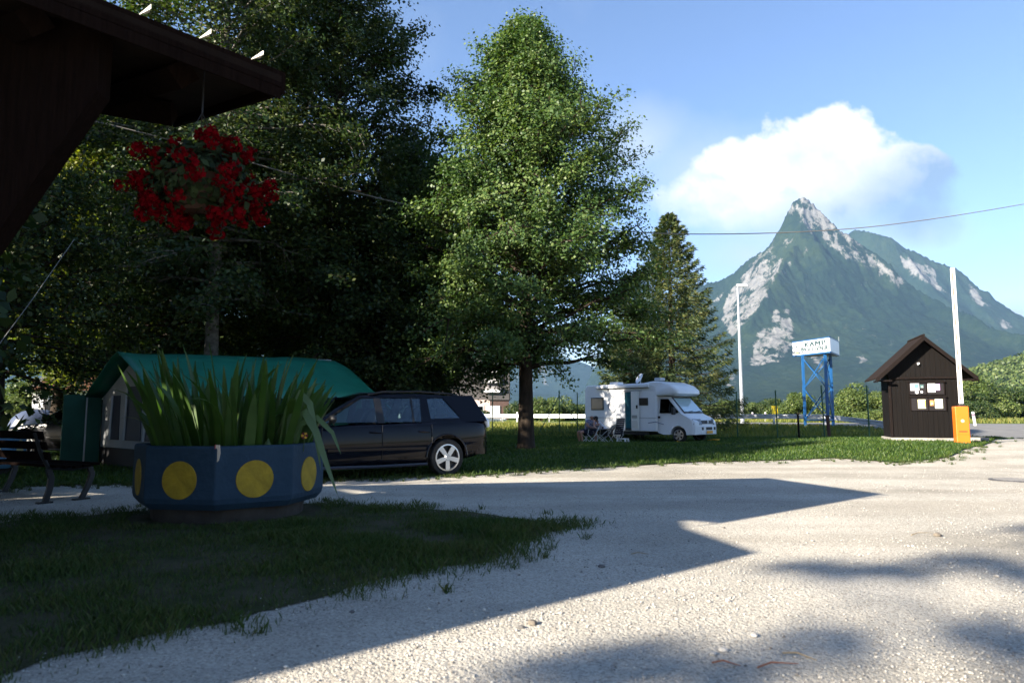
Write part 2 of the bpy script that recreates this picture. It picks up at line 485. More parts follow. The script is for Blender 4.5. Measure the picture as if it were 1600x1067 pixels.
def fast_mesh(name, V, F):
    """numpy vertices (n,3) and faces (m,k), all faces the same size"""
    me = bpy.data.meshes.new(name)
    V = np.ascontiguousarray(V, np.float32); F = np.ascontiguousarray(F, np.int32)
    me.vertices.add(len(V)); me.vertices.foreach_set('co', V.ravel())
    k = F.shape[1]
    me.loops.add(F.size); me.loops.foreach_set('vertex_index', F.ravel())
    me.polygons.add(len(F)); me.polygons.foreach_set('loop_start', np.arange(0, F.size, k, dtype=np.int32))
    me.update(calc_edges=True)
    return me


def bake(o):
    """apply the modifiers of o, in place"""
    bpy.context.view_layer.update()
    dg = bpy.context.evaluated_depsgraph_get()
    me = bpy.data.meshes.new_from_object(o.evaluated_get(dg))
    o.modifiers.clear(); o.data = me
    return o


def cut(o, cutter):
    """subtract cutter (an MB) from o"""
    c = bpy.data.objects.new('cutter', cutter.mesh('cutter')); col.objects.link(c)
    c.parent = o.parent
    b = o.modifiers.new('cut', 'BOOLEAN'); b.operation = 'DIFFERENCE'; b.object = c; b.solver = 'EXACT'
    bake(o)
    bpy.data.objects.remove(c)
    return o


def text_mesh(body, size, depth=.004):
    cu = bpy.data.curves.new('lettering', 'FONT'); cu.body = body; cu.size = size; cu.extrude = depth; cu.offset = 0.0
    cu.align_x = 'CENTER'; cu.align_y = 'CENTER'; cu.space_character = 1.16
    o = bpy.data.objects.new('lettering', cu); col.objects.link(o)
    bpy.context.view_layer.update()
    dg = bpy.context.evaluated_depsgraph_get()
    me = bpy.data.meshes.new_from_object(o.evaluated_get(dg))
    bpy.data.objects.remove(o)
    return me


def skin_body(name, pts, edges, m, parent, root, sub=1):
    """one continuous skin grown round a skeleton: pts {joint: (x,y,z,radius)}"""
    keys = list(pts)
    me = bpy.data.meshes.new(name)
    me.from_pydata([pts[k][:3] for k in keys], [(keys.index(a), keys.index(b)) for a, b in edges], [])
    o = link(name, me, m, parent)
    sk = o.modifiers.new('skin', 'SKIN')
    if not me.skin_vertices: me.skin_vertices.new()
    for i, k in enumerate(keys):
        r_ = pts[k][3]
        me.skin_vertices[0].data[i].radius = (r_, r_) if not hasattr(r_, '__len__') else r_
        me.skin_vertices[0].data[i].use_root = (k == root)
    sb = o.modifiers.new('sub', 'SUBSURF'); sb.levels = sb.render_levels = sub
    bake(o)
    o.data.materials.clear(); o.data.materials.append(m)
    o.data.polygons.foreach_set('use_smooth', [True] * len(o.data.polygons))
    return o


rng = np.random.default_rng(11)


def vnoise(x, y, seed=0):
    """smooth value noise on the plane"""
    xi, yi = np.floor(x).astype(np.int64), np.floor(y).astype(np.int64)
    fx, fy = x - xi, y - yi
    fx, fy = fx * fx * (3 - 2 * fx), fy * fy * (3 - 2 * fy)

    def h(a, b):
        n = (a * 374761393 + b * 668265263 + seed * 974711) & 0x7fffffff
        n = ((n ^ (n >> 13)) * 1274126177) & 0x7fffffff
        return ((n ^ (n >> 16)) & 0xffff) / 65535.0
    return (h(xi, yi) * (1 - fx) + h(xi + 1, yi) * fx) * (1 - fy) + (h(xi, yi + 1) * (1 - fx) + h(xi + 1, yi + 1) * fx) * fy


def fbm(x, y, o=5, seed=0, ridged=False):
    a, t, s = 1.0, 0, 0
    for i in range(o):
        n = vnoise(x * 2 ** i, y * 2 ** i, seed + i)
        if ridged: n = 1 - abs(2 * n - 1)
        t = t + a * n; s += a; a *= .5
    return t / s


def inside(poly, x, y):
    """even-odd test, vectorised"""
    r_ = np.zeros(np.shape(x), bool)
    n = len(poly)
    for i in range(n):
        x0, y0 = poly[i]; x1, y1 = poly[(i + 1) % n]
        if y0 == y1: continue
        c = ((y0 > y) != (y1 > y)) & (x < (x1 - x0) * (y - y0) / (y1 - y0) + x0)
        r_ ^= c
    return r_


# ------------------------------------------------------------------ ground
def ground_sheet():
    def axis(a, b, st):
        c = list(np.arange(a, b + .1, st)); far = [10, 30, 80, 200, 600, 2000, 8000]
        return np.array([a - k for k in far[::-1]] + c + [b + k for k in far])
    xs, ys = axis(-60, 60, 1.0), axis(-30, 75, 1.0)
    X, Y = np.meshgrid(xs, ys)
    Z = T(X, Y) - .05
    n, k = X.shape
    i = np.arange(n * k).reshape(n, k)
    F = np.stack([i[:-1, :-1], i[:-1, 1:], i[1:, 1:], i[1:, :-1]], -1).reshape(-1, 4)
    me = fast_mesh('ground', np.stack([X, Y, Z], -1).reshape(-1, 3), F)
    o = link('ground', me, FIELD); tag(o, kind='structure')


def sheet(name, poly, m, dz, step=1.0, jag=0.0, seg=.3, kind='structure'):
    """flat piece of ground lying dz above the ground, its outline ragged by jag"""
    pts = []
    n = len(poly)
    for i in range(n):
        a, b = Vector(poly[i]), Vector(poly[(i + 1) % n])
        k = max(1, int((b - a).length / seg)) if jag else max(1, int((b - a).length / step))
        nn = Vector((-(b - a).y, (b - a).x)).normalized()
        for j in range(k):
            p = a + (b - a) * (j / k)
            w = jag * (float(fbm(np.array(p.x * 1.3), np.array(p.y * 1.3), 4, 5)) - .5) * 2 if jag else 0
            pts.append(p + nn * w)
    N0 = len(pts)
    P = np.array([(p.x, p.y) for p in pts])
    gx, gy = np.meshgrid(np.arange(P[:, 0].min(), P[:, 0].max(), step), np.arange(P[:, 1].min(), P[:, 1].max(), step))
    gx, gy = gx.ravel(), gy.ravel()
    ok = inside([tuple(p) for p in P], gx, gy)
    allp = pts + [Vector((a, b)) for a, b in zip(gx[ok], gy[ok])]
    r_ = delaunay_2d_cdt(allp, [(i, (i + 1) % N0) for i in range(N0)], [], 1, 1e-4)
    V = [(p.x, p.y, float(T(p.x, p.y)) + dz) for p in r_[0]]
    me = bpy.data.meshes.new(name); me.from_pydata(V, [], r_[2])
    bm = bmesh.new(); bm.from_mesh(me)
    for f in bm.faces:
        if f.normal.z < 0: f.normal_flip()
    bm.to_mesh(me); bm.free()
    o = link(name, me, m); tag(o, kind=kind)
    return [(p.x, p.y) for p in pts]


ground_sheet()
G = lambda l: [gnd(*p) for p in l]
# the campground lawn: its near edge borders the gravel, its far edge the fence
lawn_front = G([(-60, 762), (30, 760), (140, 758), (220, 757), (330, 756), (430, 754), (520, 751), (640, 747), (745, 743), (900, 733), (1100, 722), (1300, 716), (1400, 712), (1480, 706), (1530, 698), (1585, 685)])
lawn_poly = lawn_front + [(18.6, 27.6), (17.4, 31), (12, 34), (4, 38.3), (-10, 38.5), (-30, 36), (-30, 12)]
yard = [(-30, -12), (30, -12), (40, 12), (34, 24), (24, 28.2), (18.0, 27.2)] + [(x, y + 1.6) for x, y in lawn_front[::-1]] + [(-30, 11.5)]
sheet('gravel_yard', yard, GRAVEL, .004, .9)
LAWN_P = sheet('lawn', lawn_poly, LAWN, .026, .9, .10, .35)
road_poly = [(-95, 60), (8, 57), (17, 50), (21, 40), (20, 31), (24, 27.9), (34, 23.7), (80, 10), (95, 34), (60, 46), (40, 54.5), (22, 63), (-95, 68)]
sheet('road', road_poly, ASPHALT, .014, 2.0)
verge_poly = G([(-150, 830), (0, 812), (130, 803), (200, 797), (340, 789), (500, 784), (620, 789), (700, 795), (800, 803), (870, 812), (915, 822), (880, 838), (800, 866), (690, 897), (560, 929), (430, 963), (300, 990), (150, 1020), (0, 1052), (-120, 1090)]) + [(-4.2, 2.2), (-6.5, 5.2)]
_c = np.array(verge_poly).mean(0)
verge_in = [tuple(np.array(p) + (_c - np.array(p)) / np.linalg.norm(_c - np.array(p)) * .20) for p in verge_poly]
VERGE_P = sheet('grass_verge', verge_in, SOIL, .010, .6, .34, .10)


# ------------------------------------------------------------------ mountains
def heightfield(name, ridges, x0, x1, y0, y1, nx, ny, slope, m, rocks=(), seed=1, rough=60.0, sink=8.0, wob=150.0):
    X, Y = np.meshgrid(np.linspace(x0, x1, nx), np.linspace(y0, y1, ny))
    Z = np.full(X.shape, -50.0)
    wx = X + wob * (fbm(X / 330, Y / 330, 5, seed + 40) - .5)
    wy = Y + wob * (fbm(X / 330, Y / 330, 5, seed + 50) - .5)
    for rd, sl in ridges:
        p = [at(*q) for q in rd]
        for a, b in zip(p[:-1], p[1:]):
            dx, dy = b.x - a.x, b.y - a.y
            t = np.clip(((wx - a.x) * dx + (wy - a.y) * dy) / (dx * dx + dy * dy + 1e-6), 0, 1)
            d = np.hypot(wx - a.x - t * dx, wy - a.y - t * dy)
            h = a.z + t * (b.z - a.z)
            hz = h * np.exp(-d * sl * (1 + 1.0 * np.clip(h / 1150, 0, 1) ** 2) / np.maximum(h, 60))
            k_ = rough * .35                      # soft union of the ridges
            q_ = np.clip(.5 + .5 * (Z - hz) / k_, 0, 1)
            Z = np.where(Z < -40, hz, hz * (1 - q_) + Z * q_ + k_ * q_ * (1 - q_) * .6)
    k = np.clip(Z / 500, 0, 1)
    Z = Z + rough * k * (fbm(wx / 150, wy / 260, 6, seed, True) - .62) * (1 - .45 * np.clip((Z - 700) / 500, 0, 1)) + rough * .42 * k * (fbm(X / 30, Y / 30, 4, seed + 9, True) - .62)
    Z = np.where(Z > 0, Z * S((Y - y0) / (.38 * (y1 - y0))) * S((X - x0) / (.1 * (x1 - x0))) * S((x1 - X) / (.1 * (x1 - x0))), Z)
    Z -= sink
    V = np.stack([X, Y, Z], -1).reshape(-1, 3)
    i = np.arange(nx * ny).reshape(ny, nx)
    F = np.stack([i[:-1, :-1], i[:-1, 1:], i[1:, 1:], i[1:, :-1]], -1).reshape(-1, 4)
    me = fast_mesh(name, V, F)
    me.polygons.foreach_set('use_smooth', [True] * len(me.polygons))
    # bare rock: where cliffs and slides stand on this mountain (looked up as bearings from the valley)
    cp, sp_ = math.cos(PITCH), math.sin(PITCH)
    zc = V[:, 2] - CAM_H
    dep = V[:, 1] * cp + zc * sp_
    px = 800 + FPX * V[:, 0] / dep; py = 533.5 - FPX * (zc * cp - V[:, 1] * sp_) / dep
    jx, jy = 7 * (fbm(V[:, 0] / 60, V[:, 2] / 60, 4, 3) - .5), 7 * (fbm(V[:, 0] / 60, V[:, 2] / 60, 4, 8) - .5)
    rock = np.zeros(len(V))
    for poly, w in rocks:
        rock = np.maximum(rock, w * inside(poly, px + jx * 2, py + jy * 2))
    r2 = rock.reshape(ny, nx)
    for _ in range(2):
        r2 = (r2 + np.roll(r2, 1, 0) + np.roll(r2, -1, 0) + np.roll(r2, 1, 1) + np.roll(r2, -1, 1)) / 5
    at_ = me.attributes.new('rock', 'FLOAT', 'POINT'); at_.data.foreach_set('value', r2.ravel().astype(np.float32))
    o = link(name, me, m); tag(o, kind='structure')
    return o


def mountains():
    m1 = mountain_mat('mountain_slope', (.004, .010, .006), (.009, .019, .010), (.021, .033, .013), (.17, .168, .16))
    m2 = mountain_mat('far_slope', (.006, .014, .009), (.012, .024, .013), (.022, .035, .016), (.17, .168, .16), .006)
    pk = (1258, 303, 3400)
    left = [pk, (1239, 316, 3415), (1223, 338, 3430), (1210, 367, 3450), (1194, 387, 3480), (1161, 415, 3550), (1129, 433, 3620), (1096, 445, 3700), (1000, 500, 3850), (880, 580, 4000)]
    right = [pk, (1275, 315, 3385), (1288, 331, 3365), (1307, 349, 3335), (1327, 365, 3300), (1356, 391, 3250), (1389, 415, 3150), (1437, 445, 3050), (1470, 467, 2950), (1502, 487, 2850), (1535, 506, 2750), (1567, 516, 2650), (1640, 530, 2500), (1760, 560, 2300)]
    spur = [pk, (1260, 345, 3300), (1238, 392, 3170), (1214, 432, 3020), (1186, 490, 2850), (1158, 545, 2700), (1125, 612, 2450)]
    mid = [(1300, 372, 3290), (1335, 425, 3120), (1372, 480, 2900), (1408, 540, 2650), (1440, 600, 2350)]
    mid2 = [(1245, 400, 3160), (1262, 470, 2920), (1272, 540, 2680), (1280, 610, 2400)]
    rocks = [([(1222, 340), (1238, 316), (1258, 300), (1276, 314), (1292, 332), (1312, 352), (1336, 372), (1362, 392), (1392, 418), (1420, 440), (1398, 436), (1366, 410), (1330, 388), (1300, 366), (1268, 362), (1248, 345), (1240, 330), (1230, 338), (1222, 352)], 1.0),
             ([(1155, 437), (1187, 414), (1212, 390), (1224, 402), (1206, 452), (1180, 490), (1160, 512), (1143, 530), (1128, 492), (1136, 462)], .92),
             ([(1228, 476), (1236, 500), (1245, 530), (1222, 566), (1164, 582), (1176, 540), (1188, 512), (1208, 490)], .80),
             ([(1268, 560), (1290, 545), (1292, 575), (1280, 584)], .72),
             ([(1337, 552), (1352, 553), (1356, 566), (1342, 571)], .75), ([(1310, 572), (1322, 570), (1316, 582)], .7),
             ([(1380, 532), (1412, 528), (1408, 538), (1384, 540)], .62), ([(1130, 590), (1152, 580), (1150, 600), (1136, 606)], .62),
             ([(1098, 480), (1130, 455), (1134, 460), (1104, 490)], .75), ([(1196, 392), (1208, 380), (1216, 384), (1190, 420), (1160, 440), (1158, 430)], .62), ([(1250, 385), (1272, 392), (1240, 410), (1222, 432), (1218, 424)], .62), ([(1262, 362), (1300, 370), (1345, 398), (1400, 432), (1430, 452), (1404, 448), (1352, 420), (1300, 392)], .68), ([(1225, 372), (1245, 368), (1248, 380), (1228, 384)], .62),
             ([(1316, 500), (1326, 496), (1324, 520), (1318, 522)], .55), ([(1345, 512), (1356, 508), (1352, 528)], .55)]
    heightfield('mountain', [(left, 1.15), (right, 1.1), (spur, .95), (mid, .75), (mid2, .75)], 250, 3400, 1000, 4400, 560, 380, 1.0, m1, rocks, 3)
    back = [(1250, 420, 4500), (1300, 380, 4400), (1332, 354, 4300), (1353, 359, 4250), (1405, 381, 4200), (1437, 393, 4150), (1470, 407, 4100), (1502, 422, 4050), (1535, 451, 4000), (1561, 472, 3950), (1600, 502, 3900), (1680, 555, 3800), (1800, 610, 3700)]
    spurb = [(1405, 381, 4200), (1440, 440, 3950), (1490, 490, 3750), (1540, 540, 3500)]
    spurc = [(1470, 407, 4100), (1520, 470, 3850), (1570, 520, 3600)]
    rb = [([(1400, 392), (1432, 405), (1462, 425), (1476, 450), (1466, 458), (1440, 440), (1420, 425), (1404, 405)], .85),
          ([(1508, 440), (1526, 446), (1534, 470), (1542, 490), (1524, 475), (1512, 456)], .85), ([(1552, 490), (1572, 500), (1576, 516), (1562, 516)], .85)]
    heightfield('mountain', [(back, .95), (spurb, .8), (spurc, .8)], 1500, 5200, 2700, 5200, 300, 190, 1.0, m2, rb, 21, 50)
    lft = [(-700, 250, 5200), (-350, 300, 5200), (-100, 290, 5200), (150, 345, 5200), (350, 420, 5200), (600, 470, 5200), (740, 530, 5200), (850, 548, 5200), (950, 575, 5200), (1080, 600, 5300), (1250, 610, 5400)]
    heightfield('hills', [(lft, .7)], -8500, 3200, 2200, 6800, 280, 110, .8, m2, [([(80, 380), (260, 430), (200, 520), (60, 500)], .6), ([(830, 575), (880, 570), (870, 600), (840, 610)], .62)], 33, 60)
    lowr = [(1480, 640, 700), (1530, 592, 680), (1570, 566, 660), (1610, 548, 640), (1700, 520, 640), (1850, 510, 660)]
    mh = mountain_mat('wooded_slope', (.018, .036, .010), (.04, .068, .018), (.085, .115, .03), (.3, .28, .25), .02)
    heightfield('hill', [(lowr, .45)], 340, 1100, 380, 950, 130, 100, .45, mh, (), 55, 10, 4, 20)


mountains()


def hill_wood():
    rs = np.random.default_rng(91)
    hill = bpy.data.objects['hill'].data
    co = np.empty(len(hill.vertices) * 3, np.float32); hill.vertices.foreach_get('co', co); co = co.reshape(-1, 3)
    ok = co[(co[:, 2] > 2) & (co[:, 1] < 760)]
    P = ok[rs.integers(0, len(ok), 5200)] + rs.normal(0, 2.2, (5200, 3)) * np.array([1, 1, 0])
    n = 26
    ph, th = rs.uniform(0, 6.283, (len(P), n)), np.arccos(rs.uniform(-.25, 1, (len(P), n)))
    r_ = rs.uniform(2.2, 4.6, (len(P), 1))
    D = np.stack([np.sin(th) * np.cos(ph), np.sin(th) * np.sin(ph), np.cos(th) * 1.15], -1)
    C = (P[:, None, :] + D * r_[..., None] * rs.uniform(.75, 1.05, (len(P), n, 1)) + np.array([0, 0, 2.0])).reshape(-1, 3)
    o = leaf_cloud('woods', C, D.reshape(-1, 3) * 1.6, 2.6, L_BUSH, None, rs)
    tag(o, kind='stuff')



# ------------------------------------------------------------------ the chalet whose roof juts in and shades the yard
def chalet():
    t = thing('chalet', (-3.0, 4.0, 0), 0, 'dark timber chalet with a low jutting roof above the hanging flowers', 'building')
    o = Vector((-3.0, 4.0, 0))

    def slab(name, P, th, m):
        P = [Vector(p) - o for p in P]
        MB().loft([[p for p in P], [p - Vector((0, 0, th)) for p in P]]).build(name, m, t)
    tip, F_, G_, E_ = (-1.65, 4.78, 3.50), (-3.28, 6.50, 3.98), (-12.4, 3.8, 5.0), (-5.19, 1.84, 3.88)
    slab('roof', [tip, F_, G_, E_], .05, ROOFT)
    slab('roof', [(-4.78, .76, 3.55), (-5.19, 1.86, 3.62), (-12.4, 3.7, 4.5), (-13, -6, 4.6), (-9.6, -3.3, 4.1)], .06, ROOFT)
    a, b = Vector(tip) - o, Vector(E_) - o
    d = (b - a).normalized(); n = Vector((d.y, -d.x, 0)).normalized()
    # fascia boards along the edges, each a board proud of the roof
    MB().loft([[q + Vector((0, 0, .035)), q + n * .028 + Vector((0, 0, .035)), q + n * .028 + Vector((0, 0, -.085)), q + Vector((0, 0, -.085))] for q in (a - d * .02, b)]).build('fascia', DWOOD, t)
    MB().loft([[q + Vector((0, 0, -.09)), q + n * .014 + Vector((0, 0, -.09)), q + n * .014 + Vector((0, 0, -.17)), q + Vector((0, 0, -.17))] for q in (a, b)]).build('fascia', DWOOD, t)
    c = Vector(F_) - o; d2 = (c - a).normalized(); n2 = Vector((-d2.y, d2.x, 0)) * -1
    MB().loft([[q + Vector((0, 0, .03)), q + n2 * .03 + Vector((0, 0, .03)), q + n2 * .03 + Vector((0, 0, -.13)), q + Vector((0, 0, -.13))] for q in (a, c)]).build('fascia', DWOOD, t)
    # purlins under the roof, their cut ends show
    for k in (.12, .30, .50):
        p0 = a + (b - a) * k; p1 = c + (Vector(G_) - o - c) * k * .8
        dd = (p0 - p1).normalized()
        MB().tube([p1 + Vector((0, 0, -.17)), p0 - dd * .25 + Vector((0, 0, -.17))], .11, 4).build('purlin', DWOOD, t)
    p0, p1 = at(272, 176, 5.9) - o + Vector((0, 0, .02)), at(-300, 70, 5.2) - o
    MB().tube([p1, p0], .15, 4).build('beam', DWOOD, t)
    # metal snow guards standing on the roof along its edge
    for pxt in (398, 317, 224):
        lo, hi = 0.0, .9
        for _ in range(30):
            md = (lo + hi) / 2
            w = a + (b - a) * md + o - Vector((0, 0, CAM_H))
            px = 800 + FPX * w.x / (w.y * math.cos(PITCH) + w.z * math.sin(PITCH))
            if px > pxt: lo = md
            else: hi = md
        q = a + (b - a) * lo + Vector((0, 0, .036)) - n * .03
        u = Vector((.95, -.3, 0)).normalized()
        v = [q - u * .055, q + u * .035, q + u * .045 + Vector((0, 0, .036)), q - n * .06 + u * .03, q - n * .06 + u * .03 + Vector((0, 0, .030))]
        MB().add(v, [(0, 1, 2), (1, 3, 4, 2), (0, 2, 4), (0, 3, 1), (0, 4, 3)]).build('snow_guard', mat('guard_pale', (.62, .60, .52), .5), t)
    # knee brace and post
    poly = [(-2.62, 3.12), (-3.22, 2.14), (-3.9, 1.05), (-4.55, 1.05), (-4.55, 3.95), (-2.62, 3.7)]
    MB().prism([(x - o.x, z) for x, z in poly], 'y', .22, .36).build('brace', DWOOD, t)
    MB().box((-4.3 - o.x, .29, 1.9), (.22, .22, 3.8)).build('post', DWOOD, t)
    # unseen house block, added as a wedge along the sun to block the western sky
    c_, s_ = math.cos(SUN_AZ), math.sin(SUN_AZ)
    W_ = lambda al, la, z: Vector((c_ * al - s_ * la, s_ * al + c_ * la, z)) - o
    near, far = [(-5.2, 3.9), (-5.2, 11.0)], [(-16, 11.0), (-16, 3.9)]
    base = near + far
    MB().loft([[W_(al, la, 0) for al, la in base], [W_(al, la, 3.75 + .40 * (-5.2 - al)) for al, la in base]]).build('wall', DWOOD, t)
    MB().loft([[W_(al, la, 3.80 + .40 * (-5.2 - al)) for al, la in base], [W_(al, la, 3.92 + .40 * (-5.2 - al)) for al, la in base]]).build('roof', ROOFT, t)
    # unseen walls below, raised to keep the sun off the brace
    w = [(-6.4, 1.8), (-6.4, 3.2), (-12, 3.2), (-12, -5), (-10.2, -3.4), (-6.6, .6)]
    MB().prism([(x - o.x, y - o.y) for x, y in w], 'z', 0, 4.35).build('wall', DWOOD, t)


chalet()


# ------------------------------------------------------------------ hut with notice boards
def hut():
    yaw = R(-18)
    p = at(1396, 690, 21.6)
    t = thing('hut', (p.x, p.y, float(T(p.x, p.y))), yaw, 'small dark brown timber hut with notices pinned on its front', 'hut')
    W, D, H, PK = 1.80, 1.35, 2.27, 3.14          # local x along the front, y to the back
    sl = (PK - H) / (W / 2 + .0)
    MB().box((W / 2, D / 2, .03), (W + .16, D + .16, .16)).build('plinth', CONC, t)
    MB().box((W + .42, .18, .06), (.62, .40, .14)).build('plinth', CONC, t)
    z0 = .115
    # boarded front: upright planks, each its own
    n = 13; bw = W / n
    for i in range(n):
        x0, x1 = i * bw + .002, (i + 1) * bw - .002
        h = lambda x: H + (PK - .06 - H) * (1 - abs(x - W / 2) / (W / 2))
        dy = random.uniform(0, .007)
        q = [(x0, z0), (x1, z0), (x1, 1.90), (x0, 1.90)]
        MB().prism(q, 'y', -.022 - dy, 0).build('plank', HWOOD, t)
        q = [(x0, 1.945), (x1, 1.945), (x1, h(x1)), (x0, h(x0))]
        if x0 < W / 2 < x1: q = [(x0, 1.945), (x1, 1.945), (x1, h(x1)), (W / 2, PK - .06), (x0, h(x0))]
        MB().prism(q, 'y', -.040 - dy, -.012).build('plank', HWOOD, t)
    nd = 9; bd = D / nd
    for i in range(nd):
        for x in (-.022, W):
            MB().box((x + .011, (i + .5) * bd, (z0 + H) / 2), (.022 + random.uniform(0, .006), bd - .008, H - z0)).build('plank', HWOOD, t)
    MB().prism([(0.002, z0), (W - .002, z0), (W - .002, H), (W / 2, PK - .07), (.002, H)], 'y', .002, D).build('wall', HTRIM, t)
    for x in (-.03, W + .03): MB().box((x, -.02, (z0 + H) / 2), (.075, .075, H - z0)).build('corner_post', HTRIM, t, bevel=.006)
    MB().box((W / 2, -.052, 1.92), (W + .1, .05, .06)).build('rail', HTRIM, t, bevel=.005)
    # roof: two sheets, fascias, ridge cap and rafter tails
    ov, fr, th = .45, .40, .05
    for s in (-1, 1):
        xe = W / 2 + s * (W / 2 + ov); ze = PK + .05 - sl * .97 * (W / 2 + ov)
        q = [(W / 2, PK + .05), (xe, ze), (xe, ze - th), (W / 2, PK + .05 - th)]
        MB().prism(q, 'y', -fr, D + .3).build('roof', ROOFT, t)
        q = [(W / 2, PK + .04), (xe, ze - .01), (xe, ze - .15), (W / 2, PK - .10)]
        MB().prism(q, 'y', -fr - .028, -fr - .002).build('fascia', HTRIM, t)
        MB().box((xe - s * .02, -fr + .22, ze - .10), (.035, .6, .05)).build('fascia', HTRIM, t)
        # horizontal tie below the eave
        MB().box((W / 2 + s * (W / 2 + ov * .5), -.28, ze - .085), (ov, .06, .05)).build('rafter_tail', HTRIM, t)
    MB().tube([(W / 2, -fr - .03, PK + .06), (W / 2, D + .3, PK + .06)], .035, 6).build('ridge_cap', ROOFT, t)
    # two framed notice boards, one over the other
    for z, x0, x1, h in ((1.60, .50, 1.44, .36), (1.13, .52, 1.46, .40)):
        b = MB().box(((x0 + x1) / 2, -.045, z), (x1 - x0, .03, h)).build('notice_board', mat('board_black', (.014, .011, .011), .35), t)
        MB().box(((x0 + x1) / 2, -.07, z + h / 2 + .018), (x1 - x0 + .05, .09, .036)).build('board_ledge', HTRIM, b)
        for xx in (x0, (x0 + x1) / 2, x1): MB().box((xx, -.062, z), (.03, .012, h)).build('board_frame', HTRIM, b)
    def poster(x, z, w, h, c, extra=()):
        q = MB().box((x, -.0665, z), (w, .006, h)).build('poster', mat('paper_%d_%d' % (x * 100, z * 100), c, .5), t)
        for (ex, ez, ew, eh, ec) in extra:
            MB().box((x + ex, -.0715, z + ez), (ew, .003, eh)).build('print', mat('ink_%.2f_%.2f_%.2f' % ec, ec, .5), q)
    poster(.65, 1.645, .235, .215, (.70, .72, .78), ((.045, .03, .12, .12, (.12, .28, .62)), (-.075, .0, .06, .10, (.35, .48, .70)), (.0, -.085, .18, .02, (.55, .55, .55))))
    poster(.84, 1.665, .10, .10, (.06, .12, .12), ((.01, -.02, .05, .04, (.40, .45, .40)),))
    poster(1.10, 1.615, .20, .26, (.80, .80, .78), ((.03, -.085, .05, .02, (.08, .08, .1)), (-.02, .05, .12, .006, (.4, .4, .45)), (-.02, .02, .12, .006, (.4, .4, .45))))
    poster(1.265, 1.635, .115, .19, (.62, .34, .70), ((.0, .0, .05, .06, (.25, .25, .60)),))
    poster(.815, 1.13, .205, .27, (.72, .70, .45), ((0, .07, .17, .10, (.55, .58, .48)), (0, -.045, .15, .035, (.10, .22, .42)), (.085, 0, .03, .2, (.80, .45, .12))))
    poster(1.085, 1.16, .095, .16, (.75, .30, .10), ((0, -.02, .05, .06, (.5, .55, .5)), (.02, -.05, .03, .04, (.4, .05, .05))))
    poster(1.27, 1.135, .205, .28, (.80, .80, .50), ((.0, -.06, .10, .022, (.10, .25, .45)), (0, -.11, .19, .05, (.78, .78, .74))))
    for x, z, r_ in ((.70, 1.485, .048), (.83, 1.495, .036)):
        MB().lathe([(r_, -.06), (r_ * .98, -.075)], 14, (x, 0, z), 'y').build('sticker', WHITE, t)
    l = MB().box((W / 2 - .12, -.09, 2.36), (.06, .09, .05)).build('lamp', WHITE, t, bevel=.01)
    MB().box((W / 2 - .135, -.10, 2.33), (.03, .06, .05)).build('lamp_bracket', STEEL, l)
    return t


hut()


def barrier():
    p = at(1504, 698, 19.6)
    t = thing('gate_barrier', (p.x, p.y, float(T(p.x, p.y)) - .02), R(-20), 'orange barrier cabinet with its red and white boom raised upright', 'barrier')
    OR = mat('orange_paint', (.62, .135, .004), .42, .08, 2, spec=.5)
    MB().box((0, 0, .53), (.33, .36, 1.06)).build('cabinet', OR, t, bevel=.018)
    MB().box((0, -.182, .535), (.30, .012, .50)).build('door', OR, t, bevel=.004)
    MB().box((0, -.19, .36), (.20, .004, .012)).build('print', mat('dark_print', (.10, .03, .01), .5), t)
    for i in range(7): MB().box((-.085 + i * .028, -.1915, .378), (.017, .004, .024)).build('print', mat('dark_print', (.1, .03, .01)), t)
    MB().lathe([(.045, -.188), (.045, -.193)], 16, (.0, 0, .66), 'y').build('badge', mat('badge_grey', (.55, .36, .25), .5), t)
    MB().box((.175, .05, .55), (.02, .1, .16)).build('lock_plate', BLACK, t)
    MB().box((.03, -.02, 1.09), (.13, .16, .10)).build('boom_clamp', BLACK, t, bevel=.01)
    W_ = mat('boom_white', (.80, .79, .77), .4)
    b = MB().loft([[(x * .055 + .03, y * .028 - .02, z) for x, y in ((-1, -1), (1, -1), (1, 1), (-1, 1))] for z in (1.10, 4.98)]).build('boom', W_, t, bevel=.012)
    RD = mat('boom_red', (.55, .07, .045), .4)
    for i in range(9):
        z = 1.24 + i * .42
        MB().box((.012, -.050, z + .13), (.028, .004, .26)).build('stripe', RD, b)
    return t


barrier()


